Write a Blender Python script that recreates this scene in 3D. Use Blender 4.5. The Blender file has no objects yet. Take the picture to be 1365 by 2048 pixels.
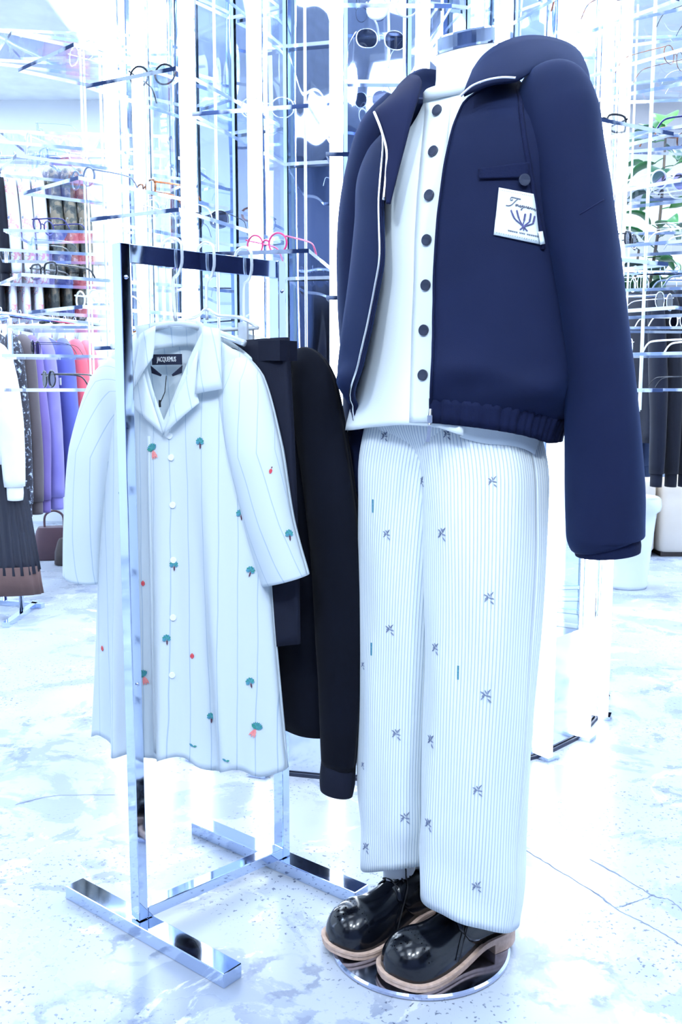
import bpy, bmesh, math, random
import numpy as np
from mathutils import Vector, Matrix
from mathutils.bvhtree import BVHTree

random.seed(7)
scene = bpy.context.scene
col = scene.collection

# ------------------------------------------------------------------ camera
FPX, CAM_H = 1930.0, 1.05
PITCH = math.atan(248 / FPX)
cam_d = bpy.data.cameras.new('camera')
cam = bpy.data.objects.new('camera', cam_d)
col.objects.link(cam)
cam.location = (0, 0, CAM_H)
cam.rotation_euler = (math.pi / 2 - PITCH, 0, 0)
cam_d.sensor_fit = 'VERTICAL'
cam_d.sensor_height = 36
cam_d.sensor_width = 24
cam_d.lens = 36 * FPX / 2048
cam_d.clip_start = 0.05
scene.camera = cam

# ------------------------------------------------------------------ world, exposure
world = bpy.data.worlds.new('world')
scene.world = world
world.use_nodes = True
world.node_tree.nodes['Background'].inputs[0].default_value = (0.62, 0.78, 1.0, 1)
world.node_tree.nodes['Background'].inputs[1].default_value = 1.0
vs = scene.view_settings
vs.view_transform = 'Standard'
vs.look = 'None'
vs.gamma = 1
vs.use_curve_mapping = False
vs.exposure = 0.88
LIGHT_COL = (0.73, 0.85, 1.0)
PANEL_STRENGTH = 2.6
TUBE_STRENGTH = 6.5
try:
    scene.cycles.transparent_max_bounces = 16
    scene.cycles.max_bounces = 7
    scene.cycles.diffuse_bounces = 3
    scene.cycles.glossy_bounces = 4
    scene.cycles.use_adaptive_sampling = True
    scene.cycles.adaptive_threshold = 0.06
    scene.cycles.adaptive_min_samples = 12
    scene.cycles.caustics_reflective = False
    scene.cycles.caustics_refractive = False
    scene.cycles.sample_clamp_indirect = 8
except Exception:
    pass


# ------------------------------------------------------------------ pixel -> place helpers
def ray(px, py):
    x = (px - 682.5) / FPX
    z = -(py - 1024) / FPX
    return Vector((x, math.cos(PITCH) + z * math.sin(PITCH), -math.sin(PITCH) + z * math.cos(PITCH)))


def at(px, py, Y):
    d = ray(px, py)
    return d * (Y / d.y) + Vector((0, 0, CAM_H))


def ground(px, py, z=0.0):
    d = ray(px, py)
    return d * ((z - CAM_H) / d.z) + Vector((0, 0, CAM_H))


def proj(p):
    z = p[2] - CAM_H
    c = p[1] * math.cos(PITCH) - z * math.sin(PITCH)
    u = p[1] * math.sin(PITCH) + z * math.cos(PITCH)
    return 682.5 + FPX * p[0] / c, 1024 - FPX * u / c


def lerp(t, table):
    """piecewise-linear (t, v) table, v may be a tuple"""
    if t <= table[0][0]:
        return table[0][1]
    for (a, va), (b, vb) in zip(table, table[1:]):
        if t <= b:
            k = (t - a) / (b - a)
            if isinstance(va, (tuple, list)):
                return tuple(x + (y - x) * k for x, y in zip(va, vb))
            return va + (vb - va) * k
    return table[-1][1]


def smooth(t, table):
    """smoothed lookup (cubic Hermite) of a (t, v) table of scalars"""
    xs = [a for a, _ in table]
    ys = [b for _, b in table]
    if t <= xs[0]:
        return ys[0]
    if t >= xs[-1]:
        return ys[-1]
    n = len(xs)
    m = []
    for i in range(n):
        if i == 0:
            m.append((ys[1] - ys[0]) / (xs[1] - xs[0]))
        elif i == n - 1:
            m.append((ys[-1] - ys[-2]) / (xs[-1] - xs[-2]))
        else:
            m.append((ys[i + 1] - ys[i - 1]) / (xs[i + 1] - xs[i - 1]))
    for i in range(n - 1):
        if t <= xs[i + 1]:
            h = xs[i + 1] - xs[i]
            u = (t - xs[i]) / h
            return ((2 * u ** 3 - 3 * u ** 2 + 1) * ys[i] + (u ** 3 - 2 * u ** 2 + u) * h * m[i]
                    + (-2 * u ** 3 + 3 * u ** 2) * ys[i + 1] + (u ** 3 - u ** 2) * h * m[i + 1])


def spline(pts, n, closed=False):
    """Catmull-Rom through pts, n samples per span"""
    P = [Vector(p) for p in pts]
    m = len(P)
    out = []
    spans = m if closed else m - 1
    for i in range(spans):
        if closed:
            p0, p1, p2, p3 = P[(i - 1) % m], P[i], P[(i + 1) % m], P[(i + 2) % m]
        else:
            p0, p1, p2, p3 = P[max(i - 1, 0)], P[i], P[i + 1], P[min(i + 2, m - 1)]
        for k in range(n):
            t = k / n
            out.append(0.5 * ((2 * p1) + (p2 - p0) * t + (2 * p0 - 5 * p1 + 4 * p2 - p3) * t * t
                              + (3 * p1 - p0 - 3 * p2 + p3) * t ** 3))
    if not closed:
        out.append(P[-1].copy())
    return out


# ------------------------------------------------------------------ materials
MATS = {}


def new_mat(name):
    m = bpy.data.materials.new(name)
    m.use_nodes = True
    nt = m.node_tree
    return m, nt, nt.nodes['Principled BSDF'], nt.nodes['Material Output']


def noise_mat(name, c1, c2=None, rough=0.6, metal=0.0, scale=6.0, bump=0.0, bump_scale=120.0, sheen=0.0, spec=0.5, sheen_tint=None,
              detail=3.0, coord='Object', lo=0.35, hi=0.65):
    """principled surface whose colour drifts between c1 and c2 on noise, with optional fine relief"""
    if name in MATS:
        return MATS[name]
    m, nt, b, out = new_mat(name)
    c2 = c2 or tuple(min(1, x * 0.9) for x in c1)
    tc = nt.nodes.new('ShaderNodeTexCoord')
    n = nt.nodes.new('ShaderNodeTexNoise')
    n.inputs['Scale'].default_value = scale
    n.inputs['Detail'].default_value = detail
    nt.links.new(tc.outputs[coord], n.inputs['Vector'])
    r = nt.nodes.new('ShaderNodeValToRGB')
    r.color_ramp.elements[0].position = lo
    r.color_ramp.elements[1].position = hi
    r.color_ramp.elements[0].color = (*c1, 1)
    r.color_ramp.elements[1].color = (*c2, 1)
    nt.links.new(n.outputs['Fac'], r.inputs['Fac'])
    nt.links.new(r.outputs['Color'], b.inputs['Base Color'])
    b.inputs['Roughness'].default_value = rough
    b.inputs['Metallic'].default_value = metal
    b.inputs['Specular IOR Level'].default_value = spec
    if sheen:
        b.inputs['Sheen Weight'].default_value = sheen
        b.inputs['Sheen Roughness'].default_value = 0.5
        if sheen_tint:
            b.inputs['Sheen Tint'].default_value = (*sheen_tint, 1)
    if bump:
        n2 = nt.nodes.new('ShaderNodeTexNoise')
        n2.inputs['Scale'].default_value = bump_scale
        n2.inputs['Detail'].default_value = 2
        nt.links.new(tc.outputs[coord], n2.inputs['Vector'])
        bp = nt.nodes.new('ShaderNodeBump')
        bp.inputs['Strength'].default_value = bump
        bp.inputs['Distance'].default_value = 0.002
        nt.links.new(n2.outputs['Fac'], bp.inputs['Height'])
        nt.links.new(bp.outputs['Normal'], b.inputs['Normal'])
    MATS[name] = m
    return m


def emit_mat(name, color, strength):
    m, nt, b, out = new_mat(name)
    b.inputs['Base Color'].default_value = (0.9, 0.95, 1, 1)
    b.inputs['Emission Color'].default_value = (*color, 1)
    b.inputs['Emission Strength'].default_value = strength
    return m


def clear_mat(name, tint, gloss=1.0, ior=1.49, rough=0.02):
    """thin clear plastic or glass: straight-through light plus a mirror share by Fresnel"""
    m, nt, b, out = new_mat(name)
    nt.nodes.remove(b)
    t = nt.nodes.new('ShaderNodeBsdfTransparent')
    t.inputs['Color'].default_value = (*tint, 1)
    g = nt.nodes.new('ShaderNodeBsdfGlossy')
    g.inputs['Roughness'].default_value = rough
    g.inputs['Color'].default_value = (0.95, 0.98, 1, 1)
    f = nt.nodes.new('ShaderNodeLayerWeight')
    f.inputs['Blend'].default_value = 0.5
    pw = nt.nodes.new('ShaderNodeMath')
    pw.operation = 'POWER'
    pw.inputs[1].default_value = 4.0
    nt.links.new(f.outputs['Facing'], pw.inputs[0])
    ad = nt.nodes.new('ShaderNodeMath')
    ad.operation = 'MULTIPLY_ADD'
    ad.inputs[1].default_value = 0.55
    ad.inputs[2].default_value = 0.045
    nt.links.new(pw.outputs[0], ad.inputs[0])
    geo = nt.nodes.new('ShaderNodeNewGeometry')
    inv = nt.nodes.new('ShaderNodeMath')
    inv.operation = 'SUBTRACT'
    inv.inputs[0].default_value = gloss
    nt.links.new(geo.outputs['Backfacing'], inv.inputs[1])
    inv.use_clamp = True
    mu = nt.nodes.new('ShaderNodeMath')
    mu.operation = 'MULTIPLY'
    nt.links.new(ad.outputs[0], mu.inputs[0])
    nt.links.new(inv.outputs[0], mu.inputs[1])
    mx = nt.nodes.new('ShaderNodeMixShader')
    nt.links.new(mu.outputs[0], mx.inputs[0])
    nt.links.new(t.outputs[0], mx.inputs[1])
    nt.links.new(g.outputs[0], mx.inputs[2])
    nt.links.new(mx.outputs[0], out.inputs['Surface'])
    return m


def chrome_mat(name, color=(0.78, 0.85, 0.97), rough=0.06, wave=0.0, wave_scale=3.0, stretch=(1, 1, 1)):
    m, nt, b, out = new_mat(name)
    b.inputs['Metallic'].default_value = 1
    b.inputs['Base Color'].default_value = (*color, 1)
    tc = nt.nodes.new('ShaderNodeTexCoord')
    n = nt.nodes.new('ShaderNodeTexNoise')
    n.inputs['Scale'].default_value = 4
    mr = nt.nodes.new('ShaderNodeMapRange')
    mr.inputs['To Min'].default_value = rough * 0.6
    mr.inputs['To Max'].default_value = rough * 1.5
    nt.links.new(tc.outputs['Object'], n.inputs['Vector'])
    nt.links.new(n.outputs['Fac'], mr.inputs['Value'])
    nt.links.new(mr.outputs['Result'], b.inputs['Roughness'])
    if wave:
        mp = nt.nodes.new('ShaderNodeMapping')
        mp.inputs['Scale'].default_value = stretch
        n2 = nt.nodes.new('ShaderNodeTexNoise')
        n2.inputs['Scale'].default_value = wave_scale
        n2.inputs['Detail'].default_value = 1.0
        bp = nt.nodes.new('ShaderNodeBump')
        bp.inputs['Strength'].default_value = 1.0
        bp.inputs['Distance'].default_value = wave
        nt.links.new(tc.outputs['Object'], mp.inputs['Vector'])
        nt.links.new(mp.outputs['Vector'], n2.inputs['Vector'])
        nt.links.new(n2.outputs['Fac'], bp.inputs['Height'])
        nt.links.new(bp.outputs['Normal'], b.inputs['Normal'])
    return m


def stripe_mat(name, base, line, period, width, rough=0.7, relief=0.0, weave=0.15, drift=0.0, sheer=0.0):
    """cloth with stripes that run along V; U is in metres"""
    m, nt, b, out = new_mat(name)
    N, L = nt.nodes.new, nt.links.new
    uv = N('ShaderNodeUVMap')
    uv.uv_map = 'UVMap'
    sx = N('ShaderNodeSeparateXYZ')
    L(uv.outputs[0], sx.inputs[0])
    nz = N('ShaderNodeTexNoise')
    nz.inputs['Scale'].default_value = 5
    L(uv.outputs[0], nz.inputs['Vector'])
    dr = N('ShaderNodeMath'); dr.operation = 'MULTIPLY_ADD'
    dr.inputs[1].default_value = drift
    L(nz.outputs['Fac'], dr.inputs[0]); L(sx.outputs['X'], dr.inputs[2])
    dv = N('ShaderNodeMath'); dv.operation = 'DIVIDE'; dv.inputs[1].default_value = period
    L(dr.outputs[0], dv.inputs[0])
    fr = N('ShaderNodeMath'); fr.operation = 'FRACT'
    L(dv.outputs[0], fr.inputs[0])
    sb = N('ShaderNodeMath'); sb.operation = 'SUBTRACT'; sb.inputs[1].default_value = 0.5
    L(fr.outputs[0], sb.inputs[0])
    ab = N('ShaderNodeMath'); ab.operation = 'ABSOLUTE'
    L(sb.outputs[0], ab.inputs[0])
    mr = N('ShaderNodeMapRange')
    mr.interpolation_type = 'SMOOTHSTEP'
    mr.inputs['From Min'].default_value = width * 0.55
    mr.inputs['From Max'].default_value = width * 1.1
    mr.inputs['To Min'].default_value = 1
    mr.inputs['To Max'].default_value = 0
    L(ab.outputs[0], mr.inputs['Value'])
    mx = N('ShaderNodeMix'); mx.data_type = 'RGBA'
    mx.inputs['A'].default_value = (*base, 1)
    mx.inputs['B'].default_value = (*line, 1)
    L(mr.outputs['Result'], mx.inputs['Factor'])
    L(mx.outputs['Result'], b.inputs['Base Color'])
    b.inputs['Roughness'].default_value = rough
    b.inputs['Sheen Weight'].default_value = 0.2
    w = N('ShaderNodeTexNoise'); w.inputs['Scale'].default_value = 400
    L(uv.outputs[0], w.inputs['Vector'])
    hb = N('ShaderNodeMath'); hb.operation = 'MULTIPLY_ADD'; hb.inputs[1].default_value = -relief
    L(mr.outputs['Result'], hb.inputs[0])
    wm = N('ShaderNodeMath'); wm.operation = 'MULTIPLY'; wm.inputs[1].default_value = weave
    L(w.outputs['Fac'], wm.inputs[0]); L(wm.outputs[0], hb.inputs[2])
    bp = N('ShaderNodeBump'); bp.inputs['Distance'].default_value = 0.001; bp.inputs['Strength'].default_value = 0.8
    L(hb.outputs[0], bp.inputs['Height']); L(bp.outputs['Normal'], b.inputs['Normal'])
    if sheer:
        tr_ = N('ShaderNodeBsdfTranslucent')
        L(mx.outputs['Result'], tr_.inputs['Color'])
        ms = N('ShaderNodeMixShader')
        ms.inputs[0].default_value = sheer
        L(b.outputs[0], ms.inputs[1]); L(tr_.outputs[0], ms.inputs[2])
        L(ms.outputs[0], out.inputs['Surface'])
    return m


def camo_mat(name, colors, scale):
    m, nt, b, out = new_mat(name)
    tc = nt.nodes.new('ShaderNodeTexCoord')
    n = nt.nodes.new('ShaderNodeTexNoise')
    n.inputs['Scale'].default_value = scale
    n.inputs['Detail'].default_value = 2
    nt.links.new(tc.outputs['Object'], n.inputs['Vector'])
    r = nt.nodes.new('ShaderNodeValToRGB')
    r.color_ramp.interpolation = 'CONSTANT'
    els = r.color_ramp.elements
    while len(els) < len(colors):
        els.new(0.5)
    for i, (p, c) in enumerate(colors):
        els[i].position = p
        els[i].color = (*c, 1)
    nt.links.new(n.outputs['Fac'], r.inputs['Fac'])
    nt.links.new(r.outputs['Color'], b.inputs['Base Color'])
    b.inputs['Roughness'].default_value = 0.8
    return m


M_CHROME = chrome_mat('polished_chrome', (0.62, 0.72, 0.92), 0.05)
M_MIRROR = chrome_mat('mirror_sheet', (0.66, 0.73, 0.90), 0.02, wave=0.010, wave_scale=2.2, stretch=(2.4, 2.4, 0.6))
M_BASE_METAL = chrome_mat('base_mirror_sheet', (0.86, 0.92, 1.0), 0.10, wave=0.008, wave_scale=4)
M_STEEL = chrome_mat('brushed_steel', (0.55, 0.60, 0.78), 0.12)
M_ZIP = chrome_mat('zip_metal', (0.93, 0.93, 0.95), 0.25)
M_TUBE = emit_mat('tube_glow', (0.86, 0.94, 1.0), TUBE_STRENGTH)
M_PANEL = emit_mat('ceiling_panel_glow', LIGHT_COL, PANEL_STRENGTH)
M_PANELB = emit_mat('bright_ceiling_panel_glow', (0.74, 0.87, 1.0), PANEL_STRENGTH * 3.6)
M_ACRYL = clear_mat('clear_acrylic', (0.95, 0.97, 1.0), 1.0)
M_HANGER = noise_mat('clear_hanger_plastic', (0.80, 0.87, 0.95), (0.72, 0.80, 0.92), 0.12)
M_HANGER.node_tree.nodes['Principled BSDF'].inputs['Transmission Weight'].default_value = 0.45
M_GLASS = clear_mat('clear_glass', (0.97, 0.985, 1.0), 1.0)
M_TEAL = noise_mat('glass_teal_edge', (0.16, 0.46, 0.56), (0.30, 0.60, 0.68), 0.15, spec=0.8)
M_ACEDGE = noise_mat('acrylic_edge', (0.72, 0.82, 0.96), (0.04, 0.07, 0.18), 0.08, metal=0.75, scale=9, lo=0.50, hi=0.56)  # dark and pale segments put the clear edge's reflections into the colour
M_ACSIDE = noise_mat('acrylic_side', (0.78, 0.86, 0.97), (0.25, 0.34, 0.55), 0.10, metal=0.4, scale=7, lo=0.55, hi=0.60)
M_NAVY = noise_mat('navy_fleece', (0.0046, 0.0090, 0.038), (0.0060, 0.011, 0.045), 0.85, sheen=0.14, sheen_tint=(0.10, 0.25, 0.75), bump=0.12, bump_scale=900, spec=0.2)
M_NAVYRIB = noise_mat('navy_rib', (0.0045, 0.0085, 0.038), (0.006, 0.011, 0.046), 0.9, bump=0.4, bump_scale=300, spec=0.2)
M_NAVYIN = noise_mat('navy_lining', (0.008, 0.012, 0.045), (0.010, 0.015, 0.055), 0.9, spec=0.2)
M_BLACK = noise_mat('black_knit', (0.0012, 0.0022, 0.007), (0.0022, 0.0035, 0.010), 0.9, bump=0.15, bump_scale=700, spec=0.15, sheen=0.03)
M_BLACK2 = noise_mat('black_twill', (0.0025, 0.0045, 0.016), (0.0035, 0.006, 0.020), 0.8, bump=0.1, bump_scale=600, spec=0.3)
M_WHITECLOTH = noise_mat('white_jersey', (0.78, 0.85, 0.89), (0.74, 0.82, 0.87), 0.85, bump=0.1, bump_scale=500, sheen=0.1)
M_MANNEQUIN = noise_mat('mannequin_white', (0.84, 0.87, 0.9), (0.8, 0.84, 0.88), 0.5)
M_SHIRT = stripe_mat('striped_shirting', (0.79, 0.87, 0.93), (0.54, 0.66, 0.78), 0.034, 0.028, drift=0.010, sheer=0.35)
M_TROUSER = stripe_mat('ribbed_stripe', (0.76, 0.83, 0.86), (0.50, 0.60, 0.72), 0.0060, 0.16, relief=0.9, weave=0.05)
M_LEATHER = noise_mat('black_leather', (0.0020, 0.0028, 0.006), (0.003, 0.004, 0.008), 0.16, bump=0.04, bump_scale=300, spec=0.6)
M_WELT = noise_mat('tan_welt', (0.55, 0.38, 0.30), (0.68, 0.50, 0.42), 0.7, scale=90, spec=0.3)
M_LACE = noise_mat('black_lace', (0.004, 0.005, 0.009), None, 0.8)
M_PERF = noise_mat('perforation_dark', (0.001, 0.001, 0.002), None, 0.9, spec=0.0)
M_BUTTON = noise_mat('dark_button', (0.015, 0.022, 0.05), (0.03, 0.04, 0.08), 0.35)
M_PATCH = noise_mat('woven_patch', (0.78, 0.86, 0.90), (0.70, 0.80, 0.86), 0.85, bump=0.2, bump_scale=800)
M_INK = noise_mat('ink_grey', (0.10, 0.11, 0.16), (0.16, 0.17, 0.22), 0.8)
M_INKBLUE = noise_mat('ink_lavender', (0.07, 0.07, 0.20), (0.10, 0.10, 0.26), 0.8)
M_LABEL = noise_mat('navy_label', (0.008, 0.012, 0.04), None, 0.7)
M_LETTER = noise_mat('white_thread', (0.85, 0.88, 0.9), None, 0.7)
M_EMB_G = noise_mat('green_thread', (0.02, 0.22, 0.20), (0.05, 0.30, 0.24), 0.8, scale=300)
M_EMB_B = noise_mat('teal_thread', (0.04, 0.20, 0.30), (0.08, 0.30, 0.40), 0.8, scale=300)
M_EMB_R = noise_mat('red_thread', (0.55, 0.03, 0.07), (0.65, 0.10, 0.10), 0.8, scale=300)
M_EMB_P = noise_mat('pink_thread', (0.75, 0.20, 0.22), (0.80, 0.30, 0.28), 0.8, scale=300)
M_EMB_N = noise_mat('brown_thread', (0.10, 0.04, 0.07), None, 0.8)
M_EMB_GREY = noise_mat('slate_thread', (0.16, 0.20, 0.32), (0.22, 0.27, 0.40), 0.8)


# ------------------------------------------------------------------ mesh helpers
def obj(name, me, parent=None, mats=None, smooth_=True):
    o = bpy.data.objects.new(name, me)
    col.objects.link(o)
    if parent is not None:
        o.parent = parent
    if mats is not None and not me.materials:
        for m in (mats if isinstance(mats, (list, tuple)) else [mats]):
            me.materials.append(m)
    if smooth_ and len(me.polygons):
        me.polygons.foreach_set('use_smooth', [True] * len(me.polygons))
    return o


def tag(o, label=None, cat=None, group=None, kind=None):
    if label: o['label'] = label
    if cat: o['category'] = cat
    if group: o['group'] = group
    if kind: o['kind'] = kind
    return o


def thing(name, label, cat, loc=(0, 0, 0), rotz=0.0, group=None):
    o = bpy.data.objects.new(name, None)
    col.objects.link(o)
    o.location = loc
    o.rotation_euler = (0, 0, rotz)
    o.empty_display_size = 0.05
    return tag(o, label, cat, group)


def copy_tree(o, parent=None):
    c = o.copy()
    col.objects.link(c)
    c.parent = parent
    for ch in list(o.children):
        copy_tree(ch, c)
    return c


class MB:
    """collects shapes into one mesh"""
    def __init__(self):
        self.v, self.f, self.uv, self.mi = [], [], [], []

    def add(self, v, f, uv=None, mi=0):
        o = len(self.v)
        self.v += [tuple(p) for p in v]
        self.f += [tuple(i + o for i in q) for q in f]
        self.uv += uv if uv else [(p[0], p[2]) for p in v]
        self.mi += [mi] * len(f)
        return self

    def box(self, c, s, mi=0, rot=None):
        hx, hy, hz = s[0] / 2, s[1] / 2, s[2] / 2
        v = [Vector((x, y, z)) for x in (-hx, hx) for y in (-hy, hy) for z in (-hz, hz)]
        if rot is not None:
            v = [rot @ p for p in v]
        v = [p + Vector(c) for p in v]
        f = [(0, 1, 3, 2), (4, 6, 7, 5), (0, 4, 5, 1), (2, 3, 7, 6), (0, 2, 6, 4), (1, 5, 7, 3)]
        return self.add(v, f, mi=mi)

    def bar(self, a, b, w, h, up=(0, 0, 1), mi=0):
        """box bar from a to b, w wide, h high"""
        a, b = Vector(a), Vector(b)
        d = (b - a).normalized()
        upv = Vector(up)
        sd = d.cross(upv)
        if sd.length < 1e-4:
            sd = d.cross(Vector((1, 0, 0)))
        sd.normalize()
        u = sd.cross(d).normalized()
        v = []
        for p in (a, b):
            for i, j in ((-1, -1), (1, -1), (1, 1), (-1, 1)):
                v.append(p + sd * (i * w / 2) + u * (j * h / 2))
        f = [(3, 2, 1, 0), (4, 5, 6, 7)] + [(k, (k + 1) % 4, 4 + (k + 1) % 4, 4 + k) for k in range(4)]
        return self.add(v, f, mi=mi)

    def tube(self, pts, r, n=8, closed=False, caps=True, mi=0, flat=1.0, up=None):
        pts = [Vector(p) for p in pts]
        m = len(pts)
        rr = r if isinstance(r, (list, tuple)) else [r] * m
        rings = []
        nrm = None
        for i, p in enumerate(pts):
            if closed:
                t = (pts[(i + 1) % m] - pts[i - 1])
            else:
                t = pts[min(i + 1, m - 1)] - pts[max(i - 1, 0)]
            t.normalize()
            if nrm is None:
                ref = Vector(up) if up is not None else (Vector((0, 0, 1)) if abs(t.z) < 0.9 else Vector((1, 0, 0)))
                nrm = (ref - t * ref.dot(t)).normalized()
            else:
                nrm = (nrm - t * nrm.dot(t))
                if nrm.length < 1e-6:
                    nrm = t.orthogonal()
                nrm.normalize()
            bn = t.cross(nrm)
            ring = []
            for k in range(n):
                a = 2 * math.pi * k / n
                ring.append(p + nrm * (math.cos(a) * rr[i] * flat) + bn * (math.sin(a) * rr[i]))
            rings.append(ring)
        v = [p for ring in rings for p in ring]
        f = []
        L = m if closed else m - 1
        for i in range(L):
            for k in range(n):
                a, b = i * n + k, i * n + (k + 1) % n
                c, d = ((i + 1) % m) * n + (k + 1) % n, ((i + 1) % m) * n + k
                f.append((a, b, c, d))
        if caps and not closed:
            f.append(tuple(range(n))[::-1])
            f.append(tuple((m - 1) * n + k for k in range(n)))
        return self.add(v, f, mi=mi)

    def grid(self, rows, close_u=False, uv=None, mi=0, flip=False):
        """rows: list of equally long point lists"""
        nr, nc = len(rows), len(rows[0])
        v = [p for r in rows for p in r]
        f = []
        for i in range(nr - 1):
            for k in range(nc if close_u else nc - 1):
                q = (i * nc + k, i * nc + (k + 1) % nc, (i + 1) * nc + (k + 1) % nc, (i + 1) * nc + k)
                f.append(q[::-1] if flip else q)
        return self.add(v, f, uv=[p for r in uv for p in r] if uv else None, mi=mi)

    def poly(self, pts, n, th, mi=0):
        """flat polygon extruded by th along n"""
        pts = [Vector(p) for p in pts]
        n = Vector(n).normalized()
        m = len(pts)
        v = pts + [p + n * th for p in pts]
        f = [tuple(range(m))[::-1], tuple(range(m, 2 * m))] + [(k, (k + 1) % m, m + (k + 1) % m, m + k) for k in range(m)]
        return self.add(v, f, mi=mi)

    def ball(self, c, r, nu=10, nv=6, mi=0):
        c = Vector(c)
        r = Vector(r) if not isinstance(r, (int, float)) else Vector((r, r, r))
        rows = []
        for i in range(nv + 1):
            t = math.pi * i / nv
            rows.append([c + Vector((r.x * math.sin(t) * math.cos(2 * math.pi * k / nu),
                                     r.y * math.sin(t) * math.sin(2 * math.pi * k / nu), r.z * math.cos(t))) for k in range(nu)])
        return self.grid(rows, True, mi=mi)

    def mesh(self, name):
        me = bpy.data.meshes.new(name)
        me.from_pydata(self.v, [], self.f)
        uvl = me.uv_layers.new(name='UVMap')
        li = np.empty(len(me.loops), dtype=np.int32)
        me.loops.foreach_get('vertex_index', li)
        uv = np.array(self.uv, dtype=np.float32)[li]
        uvl.data.foreach_set('uv', uv.ravel())
        me.polygons.foreach_set('material_index', self.mi)
        me.update()
        return me

    def build(self, name, mats, parent=None, smooth_=False):
        return obj(name, self.mesh(name), parent, mats, smooth_)

    def bvh(self):
        return BVHTree.FromPolygons([Vector(p) for p in self.v], self.f)


def bevel(o, w=0.002, seg=2):
    m = o.modifiers.new('bevel', 'BEVEL')
    m.width = w
    m.segments = seg
    m.limit_method = 'ANGLE'
    return o


def solid(o, th, offset=0.0):
    m = o.modifiers.new('thickness', 'SOLIDIFY')
    m.thickness = th
    m.offset = offset
    return o


def hit(bvh, px, py, lift=0.0):
    d = ray(px, py).normalized()
    loc, nor, i, dist = bvh.ray_cast(Vector((0, 0, CAM_H)), d)
    if loc is None:
        return None
    if nor.dot(d) > 0:
        nor = -nor
    return loc + nor * lift, nor


def frame_at(loc, nor, spin=0.0):
    """matrix with Z along nor and Y as upright as possible"""
    z = nor.normalized()
    y = Vector((0, 0, 1)) - z * z.z
    y.normalize()
    x = y.cross(z)
    m = Matrix((x, y, z)).transposed().to_4x4()
    m.translation = loc
    return m @ Matrix.Rotation(spin, 4, 'Z')


def text_mesh(body, size, extrude=0.0004, shear=0.0):
    c = bpy.data.curves.new('lettering', 'FONT')
    c.body = body
    c.size = size
    c.extrude = extrude
    c.shear = shear
    c.align_x = 'CENTER'
    c.align_y = 'CENTER'
    c.resolution_u = 2
    o = bpy.data.objects.new('lettering', c)
    col.objects.link(o)
    bpy.context.view_layer.update()
    me = bpy.data.meshes.new_from_object(o.evaluated_get(bpy.context.evaluated_depsgraph_get()))
    bpy.data.objects.remove(o)
    bpy.data.curves.remove(c)
    return me


ORD = ['first', 'second', 'third', 'fourth', 'fifth', 'sixth', 'seventh', 'eighth', 'ninth', 'tenth', 'eleventh', 'twelfth', 'thirteenth']


# ================================================================== ROOM
RX0, RX1, RY0, RY1, RZ = -4.6, 4.6, -3.2, 7.6, 3.2


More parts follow.
